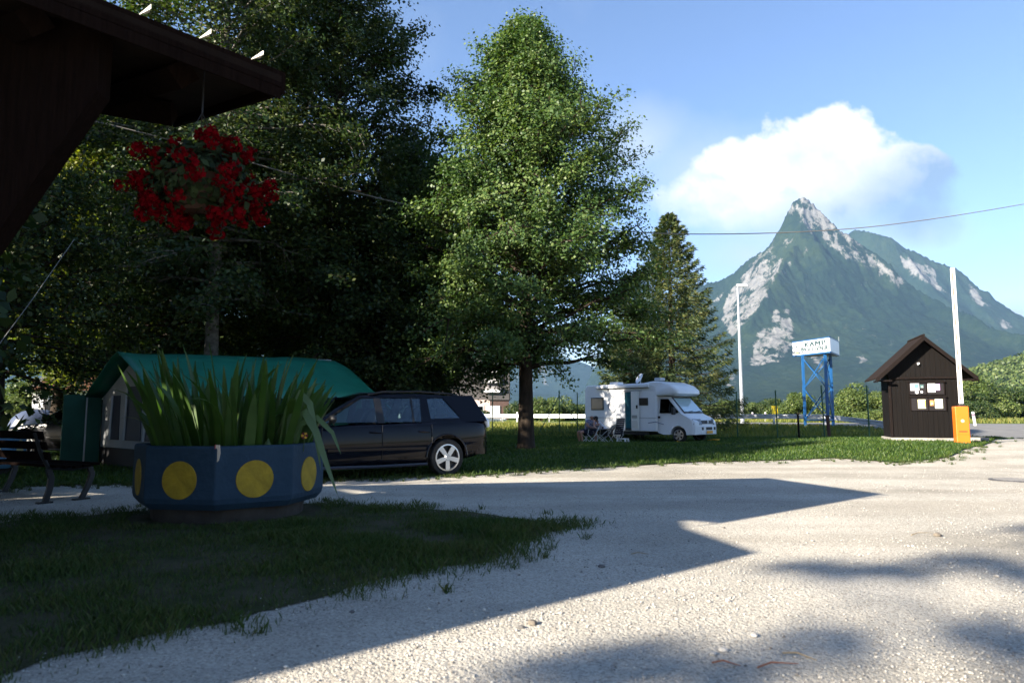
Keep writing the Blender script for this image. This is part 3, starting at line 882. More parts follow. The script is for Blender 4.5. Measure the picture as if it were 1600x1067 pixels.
def sign_tower():
    A, B, C = at(1258.5, 666, 43.3), at(1294, 663, 41.9), at(1302, 662, 43.6)
    cx = (A.x + B.x + C.x) / 3; cy_ = (A.y + B.y + C.y) / 3
    g = float(T(cx, cy_))
    t = thing('campsite_sign', (cx, cy_, g), 0, 'blue lattice tower carrying a white camp sign above the guardrail', 'sign')
    o = Vector((cx, cy_, g))
    zt = at(1270, 554, 42.5).z - g
    P = [Vector((q.x - cx, q.y - cy_, 0)) for q in (A, B, C)]
    for p in P: MB().box((p.x, p.y, zt / 2), (.135, .135, zt)).build('leg', TOWER_BLUE, t)
    for i, j in ((0, 1), (1, 2), (0, 2)):
        for k in range(2):
            z0, z1 = .45 + k * (zt - .6) / 2, .45 + (k + 1) * (zt - .6) / 2
            MB().tube([P[i] + Vector((0, 0, z0)), P[j] + Vector((0, 0, z1))]  , .032, 5).build('brace', TOWER_BLUE, t)
            MB().tube([P[j] + Vector((0, 0, z0)), P[i] + Vector((0, 0, z1))]  , .032, 5).build('brace', TOWER_BLUE, t)
        MB().tube([P[i] + Vector((0, 0, .42)), P[j] + Vector((0, 0, .42))], .05, 5).build('brace', TOWER_BLUE, t)
    Lp, Np, Rp = at(1238, 540, 44.4), at(1297, 530, 41.2), at(1311, 540, 44.0)
    z0 = at(1297, 548.5, 41.2).z - g; z1 = at(1297, 527.5, 41.2).z - g
    q = [Vector((v.x - cx, v.y - cy_, 0)) for v in (Lp, Np, Rp)]
    # three sided box with a rounded near corner
    d1, d2 = (q[0] - q[1]).normalized(), (q[2] - q[1]).normalized()
    arc = []
    for k in range(9):
        s = k / 8
        a, b = q[1] + d1 * .26, q[1] + d2 * .40
        arc.append((1 - s) ** 2 * a + 2 * s * (1 - s) * q[1] + s * s * b)
    ring = [q[0]] + arc + [q[2]]
    MB().prism([(p.x, p.y) for p in ring], 'z', z0, z1).build('sign_box', mat('sign_white', (.74, .76, .80), .35), t)
    def band(za, zb, k, name='trim'):
        r2 = [p + (p * .0) for p in ring]
        cc = (q[0] + q[1] + q[2]) / 3
        r2 = [cc + (p - cc) * k for p in ring]
        MB().prism([(p.x, p.y) for p in r2], 'z', za, zb).build(name, TOWER_BLUE, t)
    band(z1 + .002, z1 + .07, 1.012); band(z0 - .09, z0 - .002, 1.012)
    # lettering on the face that looks to the yard
    face = q[1] + d1 * .26 - q[0]; ln = face.length; ux = face.normalized()
    nz = Vector((ux.y, -ux.x, 0))
    M = Matrix((ux, Vector((0, 0, 1)), nz)).transposed().to_4x4()
    ink = mat('sign_ink', (.02, .05, .06), .5)
    H = z1 - z0

    def put(me, s, z, sx=1.0, m=ink, name='lettering'):
        o2 = link(name, me, m, t)
        o2.matrix_local = Matrix.Translation(q[0] + ux * (ln * s) + Vector((0, 0, z0 + H * z)) + nz * .012) @ M @ Matrix.Diagonal((sx, 1, 1, 1))
        return o2
    def bold(body, size, k):
        me = text_mesh(body, size)
        me0 = me
        bmx = bmesh.new()
        for d in (-k, 0, k):
            n0 = len(bmx.verts); bmx.from_mesh(me0); bmx.verts.ensure_lookup_table()
            for v in bmx.verts[n0:]: v.co.x += d; v.co.z += d * .02
        m2 = bpy.data.meshes.new('lettering'); bmx.to_mesh(m2); bmx.free()
        return m2
    put(bold('KAMP', .44, .026), .655, .68, 1.45)
    put(bold('POLOVNIK', .40, .024), .668, .29, 1.02)
    put(bold('8', .50, .022), .29, .36, 1.0)
    tri = MB()
    for a, b in (((-.30, -.20), (0, .26)), ((0, .26), (.30, -.20)), ((-.30, -.20), (.30, -.20))):
        tri.tube([(a[0], a[1], 0), (b[0], b[1], 0)], .035, 4)
    put(tri.mesh('emblem'), .135, .38, 1.0, ink, 'emblem')
    put(MB().prism([(-.17, -.15), (.17, -.15), (0, .10)], 'z', 0, .004).mesh('emblem'), .138, .36, 1.0, mat('emblem_yellow', (.75, .68, .25), .5), 'emblem')
    MB().tube([q[2] + Vector((0, 0, z1)), q[2] + Vector((0, 0, z1 + .35))], .015, 5).build('aerial', STEEL, t)


sign_tower()


def guardrail():
    a, b = Vector((-42, 76.5, 0)), Vector((20.3, 45.6, 0))
    t = thing('guardrail', (a.x, a.y, 0), 0, 'long galvanised guardrail on posts along the main road', 'guardrail')
    d = (b - a).normalized(); n = Vector((d.y, -d.x, 0))
    prof = [(0, .31), (.05, .29), (.05, .22), (.0, .19), (.0, .12), (.05, .09), (.05, .02), (0, 0)]
    prof = prof + [(u - .012, v) for u, v in prof[::-1]]

    def ringat(p, z): return [p - a + n * u + Vector((0, 0, z + v)) for u, v in prof]
    L_ = (b - a).length
    k = int(L_ / 4)
    for i in range(k):
        p0, p1 = a + d * (L_ * i / k), a + d * (L_ * (i + 1) / k - .02)
        MB().loft([ringat(p0, float(T(p0.x, p0.y)) + .46), ringat(p1, float(T(p1.x, p1.y)) + .46)]).build('beam', STEEL, t)
        pp = p0 + d * 1.0
        MB().box((pp.x - a.x, pp.y - a.y, float(T(pp.x, pp.y)) + .36), (.10, .12, .8)).build('post', STEEL, t)
    e1 = Vector((22.2, 40.2, 0)); e2 = Vector((22.6, 37.4, 0))
    MB().loft([ringat(b, float(T(b.x, b.y)) + .46), ringat(e1, .22), ringat(e2, -.1)]).build('end_ramp', STEEL, t)
    MB().box((b.x - a.x, b.y - a.y, .6), (.16, .14, .9)).build('post', WHITE, t)


guardrail()


def lamp_post():
    p = at(1160, 655, 57.0)
    t = thing('street_lamp', (p.x, p.y, .2), 0, 'tall pale street lamp with one flat head beside the road', 'street lamp')
    h = at(1156, 449, 57).z - .2
    MB().tube([(0, 0, 0), (0, 0, 1.2), (-.02, 0, h * .6), (-.03, 0, h)], [.16, .15, .11, .075], 10).build('pole', STEEL, t, smooth=True)
    MB().tube([(-.03, 0, h), (.15, 0, h + .14), (.5, 0, h + .16)], [.05, .045, .04], 8).build('arm', STEEL, t)
    MB().loft([[(x, -.13 * k, h + .08), (x, .13 * k, h + .08), (x, .10 * k, h + .26), (x, -.10 * k, h + .26)] for x, k in ((-.12, .5), (.05, 1), (.6, 1.05), (.82, .4))]).build('lamp_head', WHITE, t, bevel=.03)


lamp_post()


def fence():
    posts = [(690, 38.5, 2.2, 0), (770, 38.2, 2.2, .0), (873, 38.0, 2.3, .0), (901, 37.8, 2.2, .0), (1147.5, 34.2, 2.25, 0), (1209, 32.2, 2.25, -.03), (1281.5, 30.4, 2.35, -.06), (1350.5, 28.6, 2.25, -.02)]
    p0 = at(800, 650, 38)
    t = thing('fence', (p0.x, p0.y, 0), 0, 'thin green wire fence on metal posts behind the motorhome', 'fence')
    P = []
    for px, Y, h, ln in posts:
        x = (px - 800) / 1083 * Y
        z = float(T(x, Y))
        P.append(Vector((x, Y, z)))
        MB().tube([(x - p0.x, Y - p0.y, z - .1), (x - p0.x + ln, Y - p0.y, z + h)], .032, 6).build('post', POST_GREEN, t)
    q = P[2] - Vector((p0.x, p0.y, 0))
    for dx in (-1.1, 1.3):
        MB().tube([q + Vector((0, 0, 2.0)), q + Vector((dx, .1, 0))], .022, 5).build('stay', POST_GREEN, t)
    for a, b in zip(P[:-1], P[1:]):
        for h in (.15, .8, 1.45, 2.05):
            if h > 1.6 and a is P[5]: continue
            o = Vector((p0.x, p0.y, 0))
            MB().tube([a - o + Vector((0, 0, h)), (a + b) / 2 - o + Vector((0, 0, h - .03)), b - o + Vector((0, 0, h))], .003, 3).build('wire', POST_GREEN, t)


fence()


def small_road_things():
    x, y = (1242 - 800) / 1083 * 31.2, 31.2
    t = thing('stake', (x, y, float(T(x, y))), 0, 'short dark fence stake standing in the lawn before the sign tower', 'stake')
    MB().tube([(0, 0, -.1), (-.02, 0, 1.12)], .045, 7).build('stake_post', HTRIM, t); MB().box((-.02, 0, 1.13), (.11, .11, .03)).build('cap', HTRIM, t)
    x, y = (1288.5 - 800) / 1083 * 34, 34.0
    t = thing('stake', (x, y, float(T(x, y))), 0, 'thick reddish brown stake next to the blue tower legs', 'stake')
    MB().tube([(0, 0, -.1), (-.05, 0, .98)], .085, 8).build('stake_post', mat('stake_brown', (.07, .03, .02), .8), t); MB().box((-.05, 0, .99), (.2, .2, .04)).build('cap', BLACK, t)
    x, y = (1206 - 800) / 1083 * 50, 50.0
    t = thing('litter_bin', (x, y, .24), 0, 'bright yellow bin hung on a post by the guardrail', 'bin')
    MB().box((0, 0, .95), (.36, .34, .70)).build('bin_body', mat('bin_yellow', (.80, .58, .02), .45), t, bevel=.05)
    MB().box((0, 0, 1.33), (.40, .38, .05)).build('lid', mat('bin_yellow', (.8, .58, .02)), t, bevel=.02)
    MB().tube([(.0, .22, -.1), (0, .22, 1.35)], .035, 6).build('post', STEEL, t)
    for i, (px, Y, lab) in enumerate(((1523, 47, 'white road marker post on the bank beyond the hut'), (1196, 70, 'white marker post beside the yellow bin'), (1176, 74, 'thin white marker post near the street lamp'), (808, 64, 'white marker post seen just past the linden trunk'))):
        p = at(px, 655, Y)
        t = thing('marker_post', (p.x, p.y, .22), 0, lab, 'marker post')
        MB().loft([[(-.07 + l, -.05, z), (.07 + l, -.05, z), (.06 + l, .05, z), (-.06 + l, .05, z)] for z, l in ((0, 0), (.95, -.10 if i == 0 else 0))]).build('shaft', WHITE, t, bevel=.01)
        MB().loft([[(-.073 + l, -.055, z), (.073 + l, -.055, z), (.063 + l, .055, z), (-.063 + l, .055, z)] for z, l in ((.70, -.08 if i == 0 else 0), (.82, -.09 if i == 0 else 0))]).build('band', mat('marker_grey', (.20, .12, .18) if i == 0 else (.2, .12, .18)), t)
    # white rock wall with scrawls under the guardrail by the grey house
    p = at(768, 661, 57.5)
    t = thing('low_wall', (p.x, p.y, .1), R(-24), 'low whitewashed wall with black scrawls below the guardrail', 'wall')
    MB().box((0, 0, .22), (2.6, .22, .62)).build('block', WHITE, t, bevel=.03)
    for i in range(9):
        x = -1.1 + i * .27
        MB().tube([(x, -.115, .10 + .2 * random.random()), (x + .1, -.115, .2 + .25 * random.random()), (x + .16, -.115, .10 + .3 * random.random())], .022, 4).build('scrawl', BLACK, t)
    # iron cover in the yard
    x, y = gnd(1585, 751)
    t = thing('manhole_cover', (x, y, float(T(x, y)) + .004), 0, 'round iron manhole cover set in the pale gravel', 'manhole cover')
    MB().lathe([(.36, 0), (.36, .012), (.30, .018)], 28).build('cover', mat('iron', (.11, .105, .10), .6, .4, 12, .4, metal=.3), t)
    for i in range(9):
        MB().box((-.24 + .06 * i, 0, .020), (.028, 2 * math.sqrt(max(.01, .08 - (-.24 + .06 * i) ** 2)), .008)).build('rib', mat('iron_rib', (.16, .155, .15), .6), t)


small_road_things()


def cable():
    pts = [(-700, 70, 13), (100, 180, 17), (600, 312, 20), (800, 346, 22.5), (950, 360, 24), (1080, 366, 25.5), (1250, 362.5, 27.5), (1400, 350, 29.5), (1600, 319, 32), (1900, 262, 36)]
    P = [at(*q) for q in pts]
    t = thing('overhead_cable', P[0], 0, 'thin overhead cable sagging across the sky from tree to far pole', 'cable')
    Q = []
    for i in range(len(P) - 1):
        p0, p1, p2, p3 = P[max(i - 1, 0)], P[i], P[i + 1], P[min(i + 2, len(P) - 1)]
        for k in range(8):
            s = k / 8
            Q.append(.5 * ((2 * p1) + (p2 - p0) * s + (2 * p0 - 5 * p1 + 4 * p2 - p3) * s * s + (3 * p1 - p0 - 3 * p2 + p3) * s ** 3))
    Q.append(P[-1])
    MB().tube([q - P[0] for q in Q], .019, 5).build('wire', mat('cable_grey', (.16, .15, .14), .6), t)
    e = P[-1]
    t2 = thing('utility_pole', (e.x, e.y, 0), 0, 'wooden utility pole carrying the cable', 'pole')
    MB().tube([(0, 0, -.2), (0, 0, e.z + .5)], [.15, .10], 8).build('shaft', BARK, t2)
    e = P[0]
    t2 = thing('utility_pole', (e.x, e.y, 0), 0, 'second wooden pole holding the near cable end', 'pole')
    MB().tube([(0, 0, -.2), (0, 0, e.z + .5)], [.15, .10], 8).build('shaft', BARK, t2)


cable()


# ------------------------------------------------------------------ far houses
def houses():
    p = at(772, 652, 92)
    t = thing('apartment_house', (p.x, p.y, .2), R(8), 'tall grey roofed house with stacked white dormers behind the linden trunk', 'building')
    MR = mat('slate_roof', (.085, .08, .08), .8, .3, 1.5, .3)
    MB().box((-3.4, 4, 1.3), (6.4, 8, 2.6)).build('wall', mat('pink_wall', (.55, .42, .38), .8, .1, 1), t)
    MB().box((.7, 4, 1.3), (2.5, 8, 2.6)).build('wall', mat('brown_wall', (.10, .06, .05), .8, .3, 2), t)
    MB().prism([(-.9, 2.6), (2.0, 2.6), (2.0, 8.6), (1.2, 9.4), (-.9, 9.4)], 'y', -.2, 8.2).build('roof', MR, t)
    MB().prism([(-6.8, 2.6), (-.91, 2.6), (-.91, 8.9), (-6.8, 8.9)], 'y', 1.4, 8.0).build('roof', MR, t)
    MB().box((2.06, 4, 5.3), (.10, 8.0, 5.6)).build('gable_edge', DWOOD, t)
    f = MB().box((-.02, -.05, 1.15), (1.55, .12, 1.35)).build('garage_door', WHITE, t)
    for x in (-.5, .0, .5): MB().box((x, -.115, 1.15), (.03, .01, 1.3)).build('door_panel', mat('shade_white', (.62, .62, .60), .5), f)
    for i, z in enumerate((3.75, 5.0, 6.2, 7.3)):
        d = MB().box((-.35, -.35, z), (2.1 - i * .12, .6, .36)).build('balcony', WHITE, t)
        MB().box((.60 - i * .06, -.45, z + .38), (.45, .7, .40)).build('dormer', MR, t)
        MB().box((-.5, -.23, z + .42), (1.6 - i * .12, .06, .42)).build('window', GREYW, t)
    for x in (-4.4, -2.9, -1.8):
        w = MB().box((x, -.03, 1.3), (.8, .08, 1.1)).build('window', WHITE, t)
        MB().box((x, -.075, 1.3), (.62, .02, .9)).build('pane', GLASSD, w)
    p = at(118, 655, 46)
    t = thing('white_house', (p.x, p.y, 0), R(20), 'small white house with a brown gable seen under the trees', 'building')
    MB().box((0, 3, 1.2), (5.0, 6, 2.7)).build('wall', WHITE, t)
    MB().prism([(-2.8, 2.5), (2.8, 2.5), (0, 5.4)], 'y', -.5, 6.5).build('roof', GREYW, t)
    MB().prism([(-2.5, 2.56), (2.5, 2.56), (0, 5.0)], 'y', -.54, -.505).build('gable', mat('brown_board', (.16, .065, .03), .7, .4, 3), t)
    for i in range(12): MB().box((-2.3 + i * .42, -.56, 2.62), (.37, .03, .12)).build('plank', mat('brown_board', (.16, .065, .03)), t)
    for x in (-1.4, 1.2):
        w = MB().box((x, -.03, 1.4), (.9, .08, 1.1)).build('window', GREYW, t)
        MB().box((x, -.075, 1.4), (.7, .02, .9)).build('pane', GLASSD, w)
    p = at(57, 660, 30)
    t = thing('dome_tent', (p.x, p.y, float(T(p.x, p.y))), 0, 'grey blue dome tent pitched on the far lawn', 'tent')
    fab = mat('tent_cloth', (.05, .068, .115), .6, .2, 3, .3)
    rings = []
    for i in range(9):
        a = math.pi / 2 * i / 8
        r_ = 1.15 * math.cos(a) ** .8 + .02
        rings.append([(r_ * (1 + .08 * math.cos(4 * b)) * math.cos(b), r_ * (1 + .08 * math.cos(4 * b)) * math.sin(b), 1.25 * math.sin(a)) for b in [2 * math.pi * k / 24 for k in range(24)]])
    MB().loft(rings).build('shell', fab, t, smooth=True, angle=60)
    MB().prism([(-.28, .55), (.25, .5), (.12, .8), (-.12, .84)], 'y', -1.1, -.78).build('window_flap', mat('tent_flap', (.45, .45, .42), .6), t)
    for s in (-1, 1):
        MB().tube([(s * 1.15 * math.cos(k), -1.0 * math.cos(k) * .9, 1.27 * math.sin(k)) for k in [math.pi / 2 * j / 6 for j in range(7)]], .012, 5).build('pole', BLACK, t)


houses()


# ------------------------------------------------------------------ vegetation
LEAF_V = np.array([[0, 0, 0], [.5, .38, .05], [1, 0, -.06], [.5, -.38, .05]])


def leaf_cloud(name, C, Nrm, size, m, parent, rs):
    """one four cornered leaf at each point of C, facing roughly along Nrm"""
    n = len(C)
    nn = Nrm + rs.normal(0, .55, (n, 3)); nn /= np.linalg.norm(nn, axis=1)[:, None] + 1e-9
    a = rs.normal(0, 1, (n, 3)); a -= nn * (a * nn).sum(1)[:, None]; a /= np.linalg.norm(a, axis=1)[:, None] + 1e-9
    b = np.cross(nn, a)
    s = size * rs.uniform(.65, 1.3, n)[:, None, None]
    V = C[:, None, :] + s * (LEAF_V[None, :, 0:1] * a[:, None] + LEAF_V[None, :, 1:2] * b[:, None] + LEAF_V[None, :, 2:3] * nn[:, None])
    F = np.arange(n * 4).reshape(n, 4)
    return link(name, fast_mesh(name, V.reshape(-1, 3), F), m, parent)


def broad_tree(loc, H, base, prof, nl, leaf, tr, seed, m, bark, label, cat='tree', group=None, limbs=80, up0=-.05, up1=1.3, sub=8, lean=(0, 0), sig=.16, name='tree', top=.97, skirt=0.0):
    rs = np.random.default_rng(seed)
    t = thing(name, (loc[0], loc[1], float(T(*loc))), 0, label, cat, group)
    mb = MB()
    k = 9
    zs = np.linspace(0, H * top, k)
    wob = rs.normal(0, .035 * H / 12, (k, 2)).cumsum(0); wob[0] = 0; wob[1] *= .3
    tp = [Vector((wob[i, 0] + lean[0] * zs[i], wob[i, 1] + lean[1] * zs[i], zs[i] - (.15 if i == 0 else 0))) for i in range(k)]
    rad = [tr * (1 - .92 * (z / (H * top)) ** .85) + .012 for z in zs]
    flare = [tp[0], tp[0] + Vector((0, 0, .28)), tp[0] + Vector((0, 0, .75))]
    mb.tube(flare + tp[1:], [tr * 1.55, tr * 1.16, tr * 1.02] + rad[1:], 12)

    def trunk_at(z):
        f = min(max(z / (H * top) * (k - 1), 0), k - 1.001); i = int(f)
        return tp[i].lerp(tp[i + 1], f - i), rad[i] + (rad[i + 1] - rad[i]) * (f - i)
    segs, wts = [], []
    for i in range(limbs):
        u = ((i + rs.uniform(0, 1)) / limbs) ** .9
        z = base + u * (H * top - base)
        az = i * 2.39996 + rs.uniform(-.5, .5)
        Rr = prof(u) * rs.uniform(.72, 1.12)
        upw = up0 + (up1 - up0) * u ** 1.3 + rs.uniform(-.12, .18)
        p0, r0 = trunk_at(z - .25 * Rr * max(0, upw))
        dh = Vector((math.cos(az), math.sin(az), 0))
        pts = []
        for j in range(6):
            s = j / 5
            q = p0 + dh * (Rr * s) + Vector((0, 0, Rr * (upw * s - (.16 + skirt * (1 - u)) * s * s)))
            q += Vector(rs.normal(0, .035 * Rr * s + 1e-6, 3))
            pts.append(q)
        lr = max(.012, min(r0 * .42, .022 * Rr + .01))
        mb.tube(pts, [lr * (1 - .85 * j / 5) + .004 for j in range(6)], 5, False)
        for j in range(sub):
            s = rs.uniform(.22, 1.0)
            f = s * 5; a = min(int(f), 4)
            q = pts[a].lerp(pts[a + 1], f - a)
            d = (pts[a + 1] - pts[a]).normalized()
            e = (d + Vector(rs.normal(0, .75, 3)) * Vector((1, 1, .55))).normalized()
            l = (.22 + .40 * Rr * (1 - .55 * s)) * rs.uniform(.6, 1.2)
            l = min(l, 1.7)
            q2 = q + e * l + Vector((0, 0, -.10 * l))
            mb.tube([q, q.lerp(q2, .5) + Vector((0, 0, .04 * l)), q2], [lr * .35 + .003, lr * .22 + .002, .003], 3, False)
            segs.append((q, q2)); wts.append(l)
        segs.append((pts[3], pts[5])); wts.append(Rr * .35)
    mb.build('trunk', bark, t, smooth=True, angle=80)
    A = np.array([s[0] for s in segs]); B = np.array([s[1] for s in segs]); w = np.array(wts); w /= w.sum()
    idx = rs.choice(len(segs), nl, p=w)
    s = rs.uniform(.1, 1.08, nl) ** .8
    C = A[idx] + (B[idx] - A[idx]) * s[:, None] + rs.normal(0, sig, (nl, 3)) * np.array([1, 1, .75])
    ax = np.array([[0, 0, 0]])
    out = C - np.stack([np.zeros(nl), np.zeros(nl), C[:, 2]], 1); out /= np.linalg.norm(out, axis=1)[:, None] + .3
    nr = out * .55 + np.array([0, 0, .75])
    leaf_cloud('crown', C, nr, leaf, m, t, rs)
    return t


def cone(R_, tmax=.35, low=.75, end=.06):
    def f(u):
        if u < tmax: return R_ * (low + (1 - low) * math.sin(u / tmax * math.pi / 2))
        v = (u - tmax) / (1 - tmax)
        return R_ * (end + (1 - end) * (1 - v ** 1.12))
    return f


def dome(R_):
    return lambda u: R_ * math.sqrt(max(.03, 1 - (abs(u - .42) / .62) ** 2.2))


def spruce(loc, H, Rb, nb, seed, label, base=.6, trunk=.18, m=None, needle=.2, group=None, nper=170):
    rs = np.random.default_rng(seed)
    t = thing('spruce_tree', (loc[0], loc[1], float(T(*loc))), 0, label, 'spruce', group)
    mb = MB(); mb.tube([(0, 0, -.1), (0, 0, H * .5), (0, 0, H)], [trunk, trunk * .55, .012], 8)
    C, D = [], []
    for i in range(nb):
        u = (i / nb) ** .92
        z = base + u * (H - base - .15)
        az = i * 2.39996 + rs.uniform(-.4, .4)
        L_ = Rb * (1 - u) ** .85 * rs.uniform(.72, 1.12) + .12
        d = Vector((math.cos(az), math.sin(az), 0)); sd_ = Vector((-d.y, d.x, 0))
        dr = -.38 + .75 * u
        pts = [Vector((0, 0, z)) + d * (L_ * s) + Vector((0, 0, L_ * (dr * s + .30 * s * s))) for s in (0, .35, .7, 1)]
        mb.tube(pts, [.03 * (1 - u) + .008, .02 * (1 - u) + .006, .01, .004], 4, False)
        n = int(nper * (.25 + .75 * L_ / Rb))
        s = rs.uniform(.08, 1, n)
        f = s * 3; a = np.minimum(f.astype(int), 2)
        P = np.array(pts)
        q = P[a] + (P[a + 1] - P[a]) * (f - a)[:, None]
        wdt = .36 * L_ * (1 - s) ** .7 + .06
        side = rs.uniform(-1, 1, n) * wdt
        q = q + np.array(sd_)[None] * side[:, None] + np.array(d)[None] * (np.abs(side) * .35)[:, None]
        q[:, 2] -= np.abs(side) * .25 + rs.uniform(0, .10 + .16 * (1 - u), n)
        dd = np.array(d)[None] * .8 + np.array(sd_)[None] * (np.sign(side) * .7)[:, None] + rs.normal(0, .3, (n, 3)) + np.array([0, 0, -.55 * (1 - u)])
        C.append(q); D.append(dd)
    C, D = np.concatenate(C), np.concatenate(D)
    D /= np.linalg.norm(D, axis=1)[:, None]
    n = len(C)
    b = np.cross(D, rs.normal(0, 1, (n, 3))); b /= np.linalg.norm(b, axis=1)[:, None] + 1e-9
    l = needle * rs.uniform(.7, 1.5, n)[:, None]
    V = np.stack([C - b * l * .16, C + D * l, C + b * l * .16, C + D * l * .3 - np.array([[0, 0, .05]]) * l], 1)
    mb.build('trunk', BARK, t)
    link('crown', fast_mesh('crown', V.reshape(-1, 3), np.arange(n * 4).reshape(n, 4)), m or L_NEEDLE, t)
    return t


def bush(loc, H, W, nl, leaf, seed, label, m, group=None, name='bush', cat='bush', stems=5):
    rs = np.random.default_rng(seed)
    t = thing(name, (loc[0], loc[1], float(T(*loc))), 0, label, cat, group)
    mb = MB()
    nb = 26
    cen = np.stack([rs.uniform(-1, 1, nb) * W * .40, rs.uniform(-1, 1, nb) * W * .40, rs.uniform(.15, .82, nb) * H], 1)
    cen[:, 2] *= 1 - .45 * (np.hypot(cen[:, 0], cen[:, 1]) / (W * .5)) ** 2
    for i in range(stems):
        c = cen[i]
        mb.tube([(0, 0, -.1), (c[0] * .4, c[1] * .4, c[2] * .5), tuple(c)], [.05 + .012 * H, .04, .015], 5, False)
    mb.build('trunk', BARK, t)
    k = rs.integers(0, nb, nl)
    d = rs.normal(0, 1, (nl, 3)); d /= np.linalg.norm(d, axis=1)[:, None]
    r_ = rs.uniform(.45, 1.0, nl)[:, None] ** .5 * rs.uniform(.13, .24, nb)[k][:, None] * np.array([W, W, H * .95])
    C = cen[k] + d * r_
    C[:, 2] = np.maximum(C[:, 2], .05)
    leaf_cloud('crown', C, d * .8 + np.array([0, 0, .4]), leaf, m, t, rs)
    return t


X = lambda px, Y: (px - 800) / 1084.0 * Y


def layered_pine():
    """an unseen pine behind the viewer; its boughs are placed to throw the soft patches on the near gravel"""
    c, s = math.cos(SUN_AZ), math.sin(SUN_AZ)
    back, lat = -22.0, .3
    bx, by = c * back - s * lat, s * back + c * lat
    t = thing('pine_tree', (bx, by, 0), 0, 'tall layered pine behind the viewer, unseen, shaped for its shadow', 'pine')
    rs = np.random.default_rng(430)
    mb = MB(); mb.tube([(0, 0, -.1), (.1, 0, 6), (0, .1, 12.6)], [.24, .17, .05], 9)
    C = []
    for px, py, r_ in ((870, 1055, .45), (985, 1040, .5), (1120, 1050, .55), (1290, 1004, .5), (1590, 1000, .6), (1240, 884, .30), (1310, 890, .45), (1410, 893, .5), (1510, 876, .55), (1600, 896, .6), (1620, 826, .35), (1700, 860, .7)):  # bough spots traced back along the sun from the patches they shade
        gx, gy = gnd(px, py)
        al = c * gx + s * gy
        h = (al - back + rs.uniform(-1, 1)) * math.tan(SUN_EL)
        d = h / math.tan(SUN_EL)
        p = Vector((gx - c * d - bx, gy - s * d - by, h))
        mb.tube([(0, 0, h - .9), (p.x * .5, p.y * .5, h - .35), (p.x, p.y, p.z - .05)], [.05, .03, .012], 5, False)
        r_ *= .50; n = int(105 * r_ / .25)
        q = rs.normal(0, .5, (n, 3)) * np.array([r_, r_, .09]) + np.array(p)
        C.append(q)
    mb.build('trunk', BARK, t)
    C = np.concatenate(C)
    leaf_cloud('crown', C, np.tile([0, 0, 1.0], (len(C), 1)), .14, L_DARK, t, rs)


